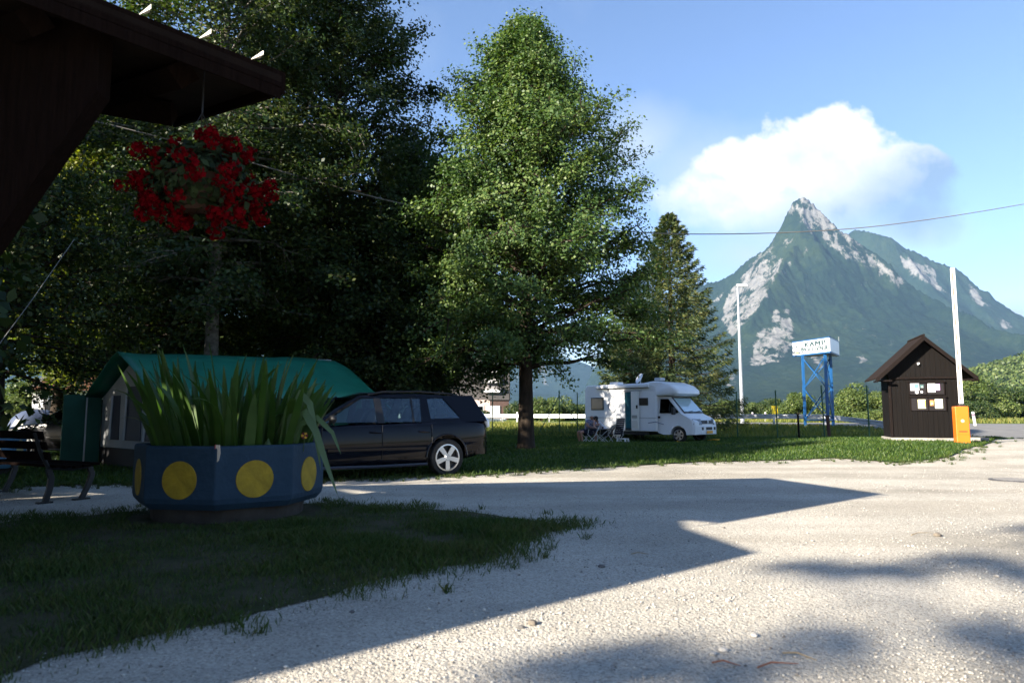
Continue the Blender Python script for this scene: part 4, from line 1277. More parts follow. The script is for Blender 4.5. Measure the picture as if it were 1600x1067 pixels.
def trees():
    # the conical linden in the middle of the lawn
    broad_tree(gnd(822, 703), 13.6, 2.6, cone(3.95, .30, .84, .04), 175000, .096, .235, 101, L_MAIN, BARK, 'conical linden with a bare dark trunk standing alone on the lawn', limbs=190, sub=9, sig=.17, up0=.34, up1=1.55, skirt=.16)
    # the tall dark group over the tent
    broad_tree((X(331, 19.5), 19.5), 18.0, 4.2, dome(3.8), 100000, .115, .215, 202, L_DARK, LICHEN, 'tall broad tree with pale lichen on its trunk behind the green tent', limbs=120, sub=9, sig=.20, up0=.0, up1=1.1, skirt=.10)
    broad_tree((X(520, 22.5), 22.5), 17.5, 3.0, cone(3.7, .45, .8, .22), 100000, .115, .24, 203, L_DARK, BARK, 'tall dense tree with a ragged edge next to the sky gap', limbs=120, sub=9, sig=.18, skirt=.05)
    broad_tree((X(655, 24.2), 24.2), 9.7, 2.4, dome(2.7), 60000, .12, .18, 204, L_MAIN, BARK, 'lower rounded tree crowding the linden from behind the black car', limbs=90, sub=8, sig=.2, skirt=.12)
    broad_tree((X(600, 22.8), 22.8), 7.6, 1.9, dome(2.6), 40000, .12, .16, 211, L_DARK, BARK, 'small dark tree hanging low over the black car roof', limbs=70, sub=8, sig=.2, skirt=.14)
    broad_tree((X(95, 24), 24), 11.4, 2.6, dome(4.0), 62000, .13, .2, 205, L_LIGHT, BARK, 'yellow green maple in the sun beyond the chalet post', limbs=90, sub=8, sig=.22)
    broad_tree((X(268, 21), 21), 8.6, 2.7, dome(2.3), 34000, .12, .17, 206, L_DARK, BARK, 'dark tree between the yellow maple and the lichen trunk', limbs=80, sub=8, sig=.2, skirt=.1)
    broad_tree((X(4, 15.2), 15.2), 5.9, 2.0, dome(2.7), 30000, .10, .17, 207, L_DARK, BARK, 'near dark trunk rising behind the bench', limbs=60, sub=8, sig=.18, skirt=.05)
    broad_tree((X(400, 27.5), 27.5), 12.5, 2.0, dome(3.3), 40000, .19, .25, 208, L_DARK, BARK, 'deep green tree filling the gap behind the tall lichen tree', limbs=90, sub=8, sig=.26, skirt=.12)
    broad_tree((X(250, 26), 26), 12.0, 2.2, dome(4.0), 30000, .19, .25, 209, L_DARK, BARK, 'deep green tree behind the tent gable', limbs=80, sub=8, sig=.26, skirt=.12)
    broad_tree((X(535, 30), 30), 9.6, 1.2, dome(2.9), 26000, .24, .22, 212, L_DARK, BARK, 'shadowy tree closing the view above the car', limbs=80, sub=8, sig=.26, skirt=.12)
    spruce((X(612, 31), 31), 14.0, 3.0, 120, 301, 'dark spruce standing between the dense tree and the linden', .8, .2, nper=260)
    spruce((X(1049, 40.5), 40.5), 12.8, 4.5, 190, 302, 'lit spruce with hanging sprays right behind the motorhome', .9, .24, needle=.22, nper=420)
    spruce((X(985, 43), 43), 9.6, 2.9, 120, 303, 'smaller spruce half hidden by the linden behind the motorhome', .9, .2, needle=.22, nper=300)
    # unseen trees put in beside the viewer to shade the yard
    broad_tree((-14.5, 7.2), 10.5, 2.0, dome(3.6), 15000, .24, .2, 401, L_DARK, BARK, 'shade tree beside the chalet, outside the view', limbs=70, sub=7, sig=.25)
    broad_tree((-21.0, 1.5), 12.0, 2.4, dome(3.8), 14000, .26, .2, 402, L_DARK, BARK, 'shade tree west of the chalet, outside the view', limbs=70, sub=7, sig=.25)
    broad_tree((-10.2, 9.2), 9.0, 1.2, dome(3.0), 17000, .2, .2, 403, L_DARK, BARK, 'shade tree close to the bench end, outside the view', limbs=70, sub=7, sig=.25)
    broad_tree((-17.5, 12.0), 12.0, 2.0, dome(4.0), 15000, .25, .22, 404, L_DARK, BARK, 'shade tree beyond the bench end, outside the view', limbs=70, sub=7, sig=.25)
    layered_pine()
    # roadside bushes and far trees
    k = 0
    for px, Y, top, w, lab in ((845, 78, 616, 5.0, 'bright round bush beside the linden trunk beyond the rail'), (868, 82, 619, 5.0, 'sunlit bush beyond the guardrail left of the braced fence post'), (895, 80, 628, 5.5, 'low sunlit bush by the rear of the motorhome'),
                               (815, 90, 622, 5.0, 'dark bush beside the tall grey roofed house'), (740, 84, 640, 4.0, 'small dark bush by the grey house'),
                               (1240, 92, 606, 5.8, 'round tree standing behind the blue sign tower'), (1262, 98, 618, 4.5, 'smaller tree tucked behind the tower legs'), (1341, 84, 599, 6.4, 'large pale green tree left of the hut roof'), (1372, 70, 634, 4.0, 'low bush close to the hut wall'), (1353, 66, 642, 3.0, 'small bush at the guardrail end'),
                               (1526, 92, 572, 8.6, 'tall leafy tree just beyond the barrier boom'), (1492, 88, 604, 6.0, 'dark tree half hidden by the hut'), (1556, 100, 606, 8.0, 'dark spreading tree beside the main road'), (1592, 96, 604, 8.0, 'dark tree at the bend of the main road'), (1630, 100, 600, 9.0, 'roadside tree past the bend'), (1508, 70, 628, 4.0, 'low dark shrub behind the barrier cabinet'),
                               (1112, 105, 628, 5.0, 'far bush beside the motorhome cab'), (1140, 110, 622, 5.5, 'far bush beyond the windscreen of the motorhome'), (1176, 115, 628, 5.5, 'far bush near the street lamp'), (1204, 112, 621, 6.0, 'far tree behind the yellow bin'), (1222, 118, 626, 5.0, 'far bush between the bin and the tower'), (1300, 120, 632, 5.0, 'far low bush seen through the tower legs'),
                               (30, 50, 585, 6.5, 'bright green tree behind the dome tent'), (85, 56, 600, 6.0, 'sunlit tree between the dome tent and the white house'), (160, 54, 560, 7.0, 'dark tree beside the white house')):
        h = at(px, top, Y).z
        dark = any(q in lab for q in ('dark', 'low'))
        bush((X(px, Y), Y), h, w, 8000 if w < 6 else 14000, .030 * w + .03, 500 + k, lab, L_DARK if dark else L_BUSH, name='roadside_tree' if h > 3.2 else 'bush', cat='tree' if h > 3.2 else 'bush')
        k += 1


def scatter(poly, n, seed, pad=0.0):
    rs = np.random.default_rng(seed)
    P = np.array(poly)
    lo, hi = P.min(0), P.max(0)
    out = np.zeros((0, 2))
    while len(out) < n:
        q = rs.uniform(lo, hi, (n * 2, 2))
        q = q[inside(poly, q[:, 0], q[:, 1])]
        out = np.concatenate([out, q])
    return out[:n], rs


def blades(name, P, rs, h, w, m, dz):
    n = len(P)
    z = T(P[:, 0], P[:, 1]) + dz
    hh = h * rs.uniform(.45, 1.35, n)
    az = rs.uniform(0, 2 * math.pi, n); d = np.stack([np.cos(az), np.sin(az), np.zeros(n)], 1)
    ln = rs.uniform(0, 2 * math.pi, n); bend = np.stack([np.cos(ln), np.sin(ln), np.zeros(n)], 1) * (hh * rs.uniform(.1, .8, n))[:, None]
    b = np.stack([P[:, 0], P[:, 1], z], 1)
    ww = (w * rs.uniform(.7, 1.3, n))[:, None]
    up = np.array([0, 0, 1.0])[None] * hh[:, None]
    V = np.stack([b - d * ww, b + d * ww, b + up * .55 + bend * .35 + d * ww * .7, b + up + bend], 1)
    o = link(name, fast_mesh(name, V.reshape(-1, 3), np.arange(n * 4).reshape(n, 4)), m)
    return tag(o, kind='stuff')


def grass():
    cen = np.array(VERGE_P).mean(0)
    big = [tuple(p + (p - cen) / (np.linalg.norm(p - cen) + 1e-6) * .50) for p in np.array(VERGE_P)]
    P, rs = scatter(big, 190000, 61)
    vis = (P[:, 1] > 2.2) & (np.abs(P[:, 0]) < .80 * P[:, 1] + .6)
    P = P[vis]
    dn = fbm(P[:, 0] * 1.6, P[:, 1] * 1.6, 4, 77)
    # thin and bare patches towards the rim and under the planter
    e = np.full(len(P), 9.0)
    Q = np.array(VERGE_P)
    for a, b in zip(Q, np.roll(Q, -1, 0)):
        ab = b - a; t = np.clip(((P - a) @ ab) / (ab @ ab + 1e-9), 0, 1)
        e = np.minimum(e, np.hypot(*(P - a - t[:, None] * ab).T))
    keep = rs.uniform(0, 1, len(P)) < np.clip(.30 + 2.2 * (dn - .34), .07, 1) * np.where(inside(VERGE_P, P[:, 0], P[:, 1]), np.clip(.35 + e / .35, 0, 1), .62 * np.exp(-e / .14) * (.3 + 1.5 * (dn > .48)))
    keep &= np.hypot(P[:, 0] + 3.10, P[:, 1] - 7.8) > .98
    P, dn = P[keep], dn[keep]
    blades('grass_verge_blades', P, rs, (.036 + .08 * np.clip(dn - .4, 0, 1)), .0028, L_VERGE, .008).name = 'grass'
    # the lawn: thick near its edge, coarser far away
    lp = [p for p in LAWN_P]
    P, rs = scatter(lp, 330000, 62)
    vis = (np.abs(P[:, 0]) < .78 * P[:, 1] + .5) & (P[:, 1] > 8)
    P = P[vis]
    keep = rs.uniform(0, 1, len(P)) < np.clip(2.2 * (fbm(P[:, 0] * .5, P[:, 1] * .5, 4, 5) - .12), .2, 1)
    P = P[keep]
    blades('grass', P, rs, .05 + .03 * fbm(P[:, 0] * .25, P[:, 1] * .25, 3, 9), .006 + .0004 * P[:, 1], L_GRASS, .022)
    # rough grass of the roadside meadow beyond the fence
    P, rs = scatter([(-34, 39), (22, 33.5), (21, 45), (-40, 74)], 60000, 63)
    blades('grass', P, rs, .22 * (.4 + fbm(P[:, 0] * .2, P[:, 1] * .2, 3, 19)), .03, leaf_mat('meadow_blade', (.09, .12, .025), (.15, .17, .035), (.22, .20, .05), .4, .6, .3), .0)
    P, rs = scatter([(18, 66), (95, 40), (110, 60), (20, 92)], 24000, 64)
    blades('grass', P, rs, .35, .05, MATS['meadow_blade'], .0)


def weeds():
    rs = np.random.default_rng(66)
    C = []
    Q = np.array(VERGE_P); k = rs.integers(0, len(Q), 130)
    C.append(Q[k] + rs.normal(0, .32, (130, 2)))
    L_ = np.array(lawn_front); k = rs.integers(0, len(L_) - 1, 420); u = rs.uniform(0, 1, (420, 1))
    C.append(L_[k] + (L_[k + 1] - L_[k]) * u + np.stack([rs.normal(0, .2, 420), -np.abs(rs.normal(0, .30, 420))], 1))
    C = np.concatenate(C)
    P = np.repeat(C, 26, 0) + rs.normal(0, 1, (len(C) * 26, 2)) * np.repeat(rs.uniform(.012, .05, len(C)), 26)[:, None]
    blades('grass', P, rs, .055, .0032, L_VERGE, .004)


def pebbles():
    V0 = np.array([(1, 0, 0), (-1, 0, 0), (0, 1, 0), (0, -1, 0), (0, 0, 1), (0, 0, -1)], float)
    F0 = np.array([(0, 2, 4), (2, 1, 4), (1, 3, 4), (3, 0, 4), (2, 0, 5), (1, 2, 5), (3, 1, 5), (0, 3, 5)])
    rs = np.random.default_rng(71)
    n = 60000
    Y = 2.5 + 13 * rs.uniform(0, 1, n) ** 2.1
    P = np.stack([rs.uniform(-.78, .78, n) * Y + .0, Y], 1)
    ok = inside(yard, P[:, 0], P[:, 1]) & ~inside(LAWN_P, P[:, 0], P[:, 1]) & ~inside(VERGE_P, P[:, 0], P[:, 1])
    den = fbm(P[:, 0] * .9, P[:, 1] * .9, 5, 21)
    ok &= rs.uniform(0, 1, n) < np.clip(.25 + 3.2 * (den - .42), .10, 1)
    P = P[ok]; n = len(P)
    r_ = .0035 + .0075 * rs.uniform(0, 1, n) ** 2.2 + .013 * (rs.uniform(0, 1, n) > .985) * rs.uniform(.2, 1, n)
    # a strip of stones spills into the grass edge
    Q = np.array(VERGE_P); k = rs.integers(0, len(Q), 15000); a = Q[k]; b = np.roll(Q, -1, 0)[k]
    E = a + (b - a) * rs.uniform(0, 1, (15000, 1)) + rs.normal(0, .17, (15000, 2))
    P = np.concatenate([P, E]); r_ = np.concatenate([r_, .003 + .006 * rs.uniform(0, 1, 15000) ** 2.4])
    n = len(P)
    ang = rs.uniform(0, 6.28, n); c, s = np.cos(ang), np.sin(ang)
    W = V0[None] * rs.uniform(.6, 1.25, (n, 6, 1)) * np.stack([np.ones(n), rs.uniform(.6, 1, n), rs.uniform(.4, .75, n)], 1)[:, None] * r_[:, None, None]
    x = W[..., 0] * c[:, None] - W[..., 1] * s[:, None]; y = W[..., 0] * s[:, None] + W[..., 1] * c[:, None]
    V = np.stack([x + P[:, :1], y + P[:, 1:], W[..., 2] + (T(P[:, 0], P[:, 1]) + .006 + r_ * .22)[:, None]], -1)
    F = (np.arange(n) * 6)[:, None, None] + F0[None]
    me = fast_mesh('gravel_stones', V.reshape(-1, 3), F.reshape(-1, 3))
    tag(link('gravel_stones', me, PEBBLE), kind='stuff')
    # single bigger stones
    for i, (px, py, s_, lab) in enumerate(((940, 887, .032, 'dark stone lying alone in the shaded gravel'), (1465, 838, .05, 'flat dark clod on the sunlit gravel'), (832, 976, .036, 'brown clod of earth near the shadow edge'), (815, 982, .022, 'small dark pebble beside the brown clod'),
                                           (550, 958, .022, 'small dark stone at the grass rim'), (1178, 995, .026, 'pale rounded stone in the near gravel'), (1130, 1018, .028, 'pale stone, larger of a loose pair'), (1115, 1024, .022, 'pale stone, smaller of a loose pair'))):
        x, y = gnd(px, py)
        s_ *= .72
        t = MB().ball((0, 0, 0), s_, 10, (1.15, .9, .6))
        rr = random.Random(i)
        t.v = [tuple(q * (1 + rr.uniform(-.16, .16)) for q in v) for v in t.v]
        o = t.build('stone', mat('stone_dark' if i in (0, 3, 4) else ('stone_brown' if i in (1, 2) else 'stone_pale'), (.12, .115, .11) if i in (0, 3, 4) else ((.17, .145, .115) if i in (1, 2) else (.45, .43, .39)), .9, .3, 30), None, smooth=True, loc=(x, y, .004 + s_ * .35), rot=(0, 0, i))
        tag(o, lab, 'stone')
    for i, (px, py, l, a, lab) in enumerate(((1215, 1044, .20, .3, 'thin reddish twig lying on the near gravel'), (1135, 1042, .12, -.2, 'short reddish twig on the near gravel'), (1000, 868, .14, .1, 'brown twig near the shadow corner'), (1440, 836, .3, .5, 'curled dry stalk on the sunlit gravel'), (1250, 1030, .15, -.6, 'pale straw beside the reddish twig'))):
        x, y = gnd(px, py)
        o = MB().tube([(-l / 2, 0, .012), (-l * .1, .015, .02), (l / 2, -.01, .010)], [.0045, .004, .002], 5).build('twig', mat('twig_red' if i < 2 else 'twig_dry', (.22, .09, .05) if i < 2 else (.25, .19, .11), .8), None, loc=(x, y, .004), rot=(0, 0, a))
        tag(o, lab, 'twig')


trees()
hill_wood()
grass()
weeds()
pebbles()


# ------------------------------------------------------------------ vehicles
def wheel_meshes(r, w, spokes, style):
    rr = r * .70
    ty = MB().lathe([(rr, -w / 2), (r * .93, -w / 2), (r * .985, -w * .40), (r, -w * .25), (r, w * .25), (r * .985, w * .40), (r * .93, w / 2), (rr, w / 2)], 32, axis='y', close=True).mesh('wheel', True)
    ty.set_sharp_from_angle(angle=R(40)); ty.materials.append(RUBBER)
    b = MB()
    b.lathe([(rr * 1.02, -w / 2 - .004), (rr * .93, -w / 2 - .010), (rr * .90, -w / 2 + .03), (rr * .90, w / 2)], 32, axis='y')
    rim = MB()
    rim.lathe([(rr * 1.03, -w / 2 + .01), (rr * 1.02, -w / 2 - .008), (rr * .93, -w / 2 - .010), (rr * .91, -w / 2 + .06), (rr * 1.0, -w / 2 + .06)], 32, axis='y', close=True)
    rim.lathe([(rr * .24, -w / 2 + .0), (rr * .20, -w / 2 - .012), (rr * .20, -w / 2 + .05)], 16, axis='y')
    for k in range(spokes):
        a = 2 * math.pi * k / spokes + .3
        wd0, wd1 = (rr * .15, rr * .19) if style else (rr * .22, rr * .30)
        q = [(rr * .15, -wd0), (rr * .95, -wd1), (rr * .95, wd1), (rr * .15, wd0)]
        c, s = math.cos(a), math.sin(a)
        rim.prism([(x * c - y * s, x * s + y * c) for x, y in q], 'y', -w / 2 - .004, -w / 2 + .03)
    rm = rim.mesh('rim'); rm.materials.append(ALLOY)
    d = MB().lathe([(rr * .9, -w / 2 + .075), (rr * .9, -w / 2 + .09)], 24, axis='y').mesh('brake_disc'); d.materials.append(mat('brake_dark', (.03, .03, .03), .5, metal=.5))
    return ty, rm, d


def add_wheels(t, spots, r, w, spokes=5, style=1):
    ty, rm, d = wheel_meshes(r, w, spokes, style)
    for x, y in spots:
        o = link('wheel', ty, None, t, (x, y, r), (0, random.uniform(0, 1), math.pi if y > 0 else 0))
        link('rim', rm, None, o); link('brake_disc', d, None, o)


def estate_car(loc, rz, label, paint, name='estate_car'):
    t = thing(name, (loc[0], loc[1], float(T(*loc))), rz, label, 'car')
    st = [(-2.24, .55, .88, .46), (-2.20, .72, .93, .38), (-2.08, .80, .965, .33), (-1.8, .845, .975, .27), (-1.3, .872, .965, .22), (-.8, .88, .945, .20), (0, .88, .925, .19), (.8, .88, .90, .19), (1.1, .878, .875, .20), (1.5, .865, .83, .22), (1.9, .83, .765, .24), (2.15, .74, .70, .27), (2.28, .58, .62, .32), (2.33, .36, .54, .40)]
    rings = []
    for x, w, zt, zb in st:
        mid = zb + (zt - zb) * .5
        half = [(0, zb), (w * .84, zb), (w * .955, zb + .05), (w * .985, zb + (zt - zb) * .28), (w, mid), (w * .985, zb + (zt - zb) * .80), (w * .955, zt - .035), (w * .90, zt), (0, zt + (.045 if x > .9 else .02))]
        rings.append([(x, y, z) for y, z in half] + [(x, -y, z) for y, z in half[-2:0:-1]])
    body = MB().loft(rings).build('body', paint, t)
    sb = body.modifiers.new('sub', 'SUBSURF'); sb.levels = sb.render_levels = 2
    bake(body)
    r = .325
    cutter = MB()
    for x in (-1.3, 1.375):
        for s in (-1, 1):
            cutter.lathe([(.385, .56 * s), (.385, 1.2 * s)], 28, (x, 0, r + .01), 'y')
    cut(body, cutter)
    body.data.materials.clear(); body.data.materials.append(paint)
    body.data.polygons.foreach_set('use_smooth', [True] * len(body.data.polygons)); body.data.set_sharp_from_angle(angle=R(32))
    # wheel arch lips
    for x in (-1.3, 1.375):
        for s in (-1, 1):
            MB().tube([(x + .392 * math.cos(a), s * .872, r + .01 + .392 * math.sin(a)) for a in [math.pi * k / 14 for k in range(15)]], .016, 6).build('arch_lip', paint, t, smooth=True)

    def side(x, u, s, push=0.0):         # u 0 belt .. 1 roof
        return (x, s * (.800 - .225 * u - .02 * max(0, -x - 1.4) + push), .93 + .455 * u + .02 * max(0, -x - .6))
    def panel(nm, pts, m, th, par=t, push=0.0):
        for s in (-1, 1):
            a = [side(x, u, s, push) for x, u in pts]; b = [side(x, u, s, push - th) for x, u in pts]
            MB().loft([a, b]).build(nm, m, par)
    # roof and its rails
    rf = []
    for x, z, w in ((.30, 1.345, .50), (.16, 1.385, .545), (-.2, 1.42, .565), (-.8, 1.435, .57), (-1.3, 1.42, .56), (-1.7, 1.375, .53), (-1.93, 1.325, .46)):
        rf.append([(x, y * w, z + dz) for y, dz in ((-1, -.035), (-.96, .0), (-.5, .028), (0, .035), (.5, .028), (.96, 0), (1, -.035), (.6, -.03), (0, -.02), (-.6, -.03))])
    MB().loft(rf).build('roof', paint, t, smooth=True, angle=50)
    for s in (-1, 1):
        MB().tube([(.05, s * .545, 1.41), (-.2, s * .55, 1.462), (-.9, s * .55, 1.478), (-1.5, s * .53, 1.445), (-1.75, s * .51, 1.395)], .016, 6).build('roof_rail', BLACK, t, smooth=True)
        MB().tube([(1.02, s * .80, .90), (.62, s * .71, 1.15), (.22, s * .585, 1.37)], [.055, .042, .04], 8).build('pillar', paint, t, smooth=True)
        MB().tube([(-1.93, s * .46, 1.32), (-2.10, s * .62, 1.05), (-2.16, s * .70, .93)], [.05, .06, .05], 8).build('pillar', paint, t, smooth=True)
    panel('pillar', [(-.03, 0), (-.03, 1), (-.14, 1), (-.16, 0)], BLACK, .05)
    panel('pillar', [(-.84, 0), (-.90, 1), (-1.02, 1), (-1.02, 0)], paint, .05)
    panel('pillar', [(-1.62, .14), (-1.34, .93), (-1.34, 1.02), (-1.95, 1.02), (-2.13, .14)], paint, .05)
    panel('pillar', [(-1.0, -.02), (-1.0, .13), (-2.13, .137), (-2.15, -.02)], paint, .05)
    panel('window_trim', [(.25, .99), (-1.75, 1.0), (-1.75, .93), (.30, .92)], paint, .05)
    panel('window', [(.90, .03), (.30, .90), (-.03, .93), (-.03, .03)], GLASS, .006, push=-.012)
    panel('window', [(-.16, .03), (-.14, .93), (-.70, .93), (-.68, .03)], GLASS, .006, push=-.012)
    panel('window', [(-.705, .03), (-.725, .93), (-.92, .93), (-.86, .03)], GLASS, .006, push=-.012)
    panel('window_bar', [(-.68, .03), (-.70, .93), (-.73, .93), (-.71, .03)], BLACK, .03, push=-.004)
    panel('window', [(-1.0, .10), (-1.0, .92), (-1.32, .92), (-1.60, .14)], GLASS, .008, push=-.010)
    MB().loft([[(1.0, -.74, .92), (1.0, .74, .92), (.26, .53, 1.36), (.26, -.53, 1.36)], [(.985, -.74, .915), (.985, .74, .915), (.245, .53, 1.355), (.245, -.53, 1.355)]]).build('windscreen', GLASS, t)
    MB().loft([[(-2.17, -.64, .96), (-2.17, .64, .96), (-1.95, .45, 1.31), (-1.95, -.45, 1.31)], [(-2.155, -.64, .955), (-2.155, .64, .955), (-1.935, .45, 1.305), (-1.935, -.45, 1.305)]]).build('rear_window', GLASSD, t)
    # shut lines, handles, mouldings, mirrors
    for s in (-1, 1):
        for x in (.93, -.09, -1.0):
            MB().tube([(x, s * .868, .90), (x, s * .884, .6), (x - (.0 if x > -.5 else -.06), s * .868, .32)], .005, 4).build('shut_line', BLACK, t)
        for x in (.03, -.86):
            MB().tube([(x - .10, s * .868, .775), (x, s * .905, .782), (x + .10, s * .868, .785)], .018, 6).build('door_handle', paint, t, smooth=True)
        MB().box((-.02, s * .888, .50), (1.72, .012, .05)).build('side_moulding', paint, t, bevel=.005)
        MB().tube([(1.0, s * .845, .225), (0, s * .858, .215), (-.92, s * .85, .225)], .028, 6).build('sill', mat('sill_grey', (.02, .022, .032), .35, spec=.6), t, smooth=True)
        m = MB().ball((.80, s * .985, 1.0), .1, 12, (.62, 1.15, .72)).build('mirror', BLACK, t, smooth=True)
        MB().tube([(.80, s * .83, .93), (.80, s * .93, .97)], .022, 6).build('mirror_arm', BLACK, m)
        MB().tube([(-1.90, s * .50, 1.33), (-2.06, s * .64, 1.14), (-2.185, s * .725, .93), (-2.20, s * .735, .84)], [.018, .034, .048, .03], 8).build('tail_light', mat('clear_lens', (.62, .64, .66), .12, spec=.9, coat=1), t, smooth=True)
        MB().box((2.12, s * .62, .66), (.26, .26, .12), rz=-s * .5).build('headlight', mat('clear_lens', (.62, .64, .66)), t, bevel=.03)
    MB().loft([[(x, y * w, z) for y, z in ((-1, .36), (1, .36), (1.0, .60), (-1.0, .60))] for x, w in ((-1.90, .80), (-2.10, .79), (-2.21, .68), (-2.27, .45))]).build('bumper', paint, t, smooth=True, angle=45)
    MB().box((-2.245, 0, .74), (.02, .52, .12)).build('number_plate', WHITE, t)
    MB().tube([(-1.45, 0, 1.43), (-1.56, 0, 1.50)], .02, 6).build('aerial', BLACK, t)
    MB().box((.2, 0, .30), (3.2, 1.5, .16)).build('floor_pan', BLACK, t)
    CL = mat('car_seat', (.03, .03, .032), .8)
    for y in (-.36, .36):
        for x in (.12, -.82):
            q = MB().prism([(x + .28, .62), (x - .20, .62), (x - .42, 1.18), (x - .30, 1.20), (x - .06, .75), (x + .28, .75)], 'y', y - .24, y + .24).build('seat', CL, t, bevel=.03)
            MB().box((x - .36, y, 1.27), (.10, .24, .15)).build('headrest', CL, q, bevel=.03)
    MB().lathe([(.17, -.012), (.185, 0), (.17, .012)], 18, (0, 0, 0), 'x', True).build('steering_wheel', BLACK, t, loc=(.62, .36, .95), rot=(0, -.4, 0))
    MB().box((.86, 0, .88), (.3, 1.4, .08)).build('dashboard', BLACK, t, bevel=.03)
    add_wheels(t, [(x, s * .775) for x in (-1.3, 1.375) for s in (-1, 1)], r, .215)
    return t


def parked_cars():
    a = R(180 + 32)
    h = Vector((math.cos(a), math.sin(a))); l = Vector((-h.y, h.x))
    w = Vector(gnd(697, 743.5))
    o = w - h * (-1.3) - l * .83
    estate_car(o, a, 'black estate car parked with its silver alloy wheel at the gravel edge', NAVY)
    a = R(176)
    h = Vector((math.cos(a), math.sin(a))); l = Vector((-h.y, h.x))
    o = Vector((X(52, 17), 17.0)) - h * 1.375 - l * .83
    estate_car(o, a, 'dark car parked in deep shade behind the bench', mat('black_paint', (.006, .006, .007), .25, spec=.4))


parked_cars()


def motorhome():
    a = R(-45)
    h = Vector((math.cos(a), math.sin(a))); l = Vector((-h.y, h.x))
    p = at(1062, 692, 32.0)
    o = Vector((p.x, p.y)) - h * 2.1 + l * .90
    t = thing('motorhome', (o.x, o.y, float(T(o.x, o.y)) + .0), a, 'white motorhome with its side door open, standing under the linden', 'motorhome')
    MW = mat('gel_white', (.76, .77, .78), .35, .05, 2, spec=.5)
    GR = mat('skirt_grey', (.40, .42, .44), .5)
    body = MB().prism([(-3.22, .46), (-3.26, .6), (-3.26, 2.52), (-3.12, 2.70), (.62, 2.74), (1.02, 2.6), (1.02, .46)], 'y', -1.08, 1.08).build('body', MW, t)
    cutter = MB().lathe([(.42, -1.3), (.42, 1.3)], 24, (-1.35, 0, .33), 'y')
    cut(body, cutter); bv = body.modifiers.new('bevel', 'BEVEL'); bv.width = .05; bv.segments = 3; bv.limit_method = 'ANGLE'
    prof = [(.30, 2.10), (.30, 2.76), (.75, 2.82), (1.30, 2.78), (1.80, 2.62), (2.10, 2.38), (2.12, 2.22), (1.95, 2.12)]
    sh = lambda k: [(1.1 + (x - 1.1) * k, 2.42 + (z - 2.42) * k) for x, z in prof]
    cap = MB()
    cap.loft([[(x, y, z) for x, z in sh(k)] for y, k in ((-1.07, .86), (-1.0, .97), (-.85, 1), (.85, 1), (1.0, .97), (1.07, .86))]).build('roof_cap', MW, t, smooth=True, angle=50)
    cab = MB()
    pc = [(1.02, .42), (1.02, 2.08), (1.62, 2.08), (2.36, 1.30), (2.88, 1.06), (3.0, .92), (3.03, .70), (3.03, .36), (2.6, .34), (1.3, .34)]
    def ringc(y, kx, top):
        return [(1.02 + (x - 1.02) * (kx if x > 2.3 else 1), y * (1 - top * max(0, z - 1.1)), z) for x, z in pc]
    cb = cab.loft([ringc(y, k, .13) for y, k in ((-.99, .90), (-.93, .955), (-.75, .985), (0, 1), (.75, .985), (.93, .955), (.99, .90))]).build('cab', MW, t)
    c2 = MB()
    for s in (-1, 1): c2.lathe([(.41, .55 * s), (.41, 1.3 * s)], 24, (2.1, 0, .34), 'y')
    cut(cb, c2)
    cb.data.polygons.foreach_set('use_smooth', [True] * len(cb.data.polygons)); cb.data.set_sharp_from_angle(angle=R(28))
    # windscreen: light blue reflection and silver blind painted into the pane's colour
    ws = [(1.655, -.80, 2.05), (1.655, .80, 2.05), (2.345, .84, 1.325), (2.345, -.84, 1.325)]
    nrm = Vector((.725, 0, .69))
    f = MB().loft([[Vector(v) + nrm * .004 for v in ws], [Vector(v) + nrm * .022 for v in ws]]).build('windscreen_frame', BLACK, t)
    ws2 = [(1.70, -.74, 2.00), (1.70, .74, 2.00), (2.30, .78, 1.37), (2.30, -.78, 1.37)]
    MB().loft([[Vector(v) + nrm * .02 for v in ws2], [Vector(v) + nrm * .030 for v in ws2]]).build('windscreen', mat('windscreen_blind_reflection', (.42, .56, .60), .10, spec=.9, coat=1), t)
    for y0 in (-.55, .12):
        MB().tube([Vector((2.33, y0, 1.34)) + nrm * .05, Vector((2.26, y0 + .55, 1.40)) + nrm * .05], .012, 4).build('wiper', BLACK, t)
    for s in (-1, 1):
        yw = lambda z: s * (.99 * (1 - .13 * max(0, z - 1.1)) + .004)
        q = [(1.12, 1.32), (1.12, 1.98), (1.55, 1.98), (2.12, 1.38), (2.06, 1.32)]
        MB().loft([[(x, yw(z), z) for x, z in q], [(x, yw(z) + s * .012, z) for x, z in q]]).build('window', GLASSD, t)
        MB().tube([(1.62, yw(1.34) + s * .012, 1.34), (1.66, yw(1.86) + s * .012, 1.86)], .012, 4).build('window_bar', BLACK, t)
        MB().tube([(1.06, s * .995, .50), (1.06, s * .995, 1.25), (1.06, s * .93, 2.0)], .008, 4).build('shut_line', GR, t)
        m = MB().box((1.98, s * 1.17, 1.42), (.13, .22, .34)).build('mirror', BLACK, t, bevel=.04)
        MB().tube([(1.98, s * .97, 1.34), (1.98, s * 1.12, 1.36)], .03, 6).build('mirror_arm', BLACK, m)
        MB().box((1.10, s * 1.0, 1.13), (.12, .03, .10)).build('door_handle', BLACK, t, bevel=.01)
        MB().loft([[(2.80, s * .93, .80), (2.99, s * .52, .80), (2.90, s * .52, 1.06), (2.72, s * .90, 1.06)], [(2.89, s * .975, .80), (3.06, s * .52, .80), (2.97, s * .52, 1.06), (2.80, s * .945, 1.06)]]).build('headlight', mat('lamp_lens', (.20, .22, .24), .1, spec=.9, coat=1), t, bevel=.012)
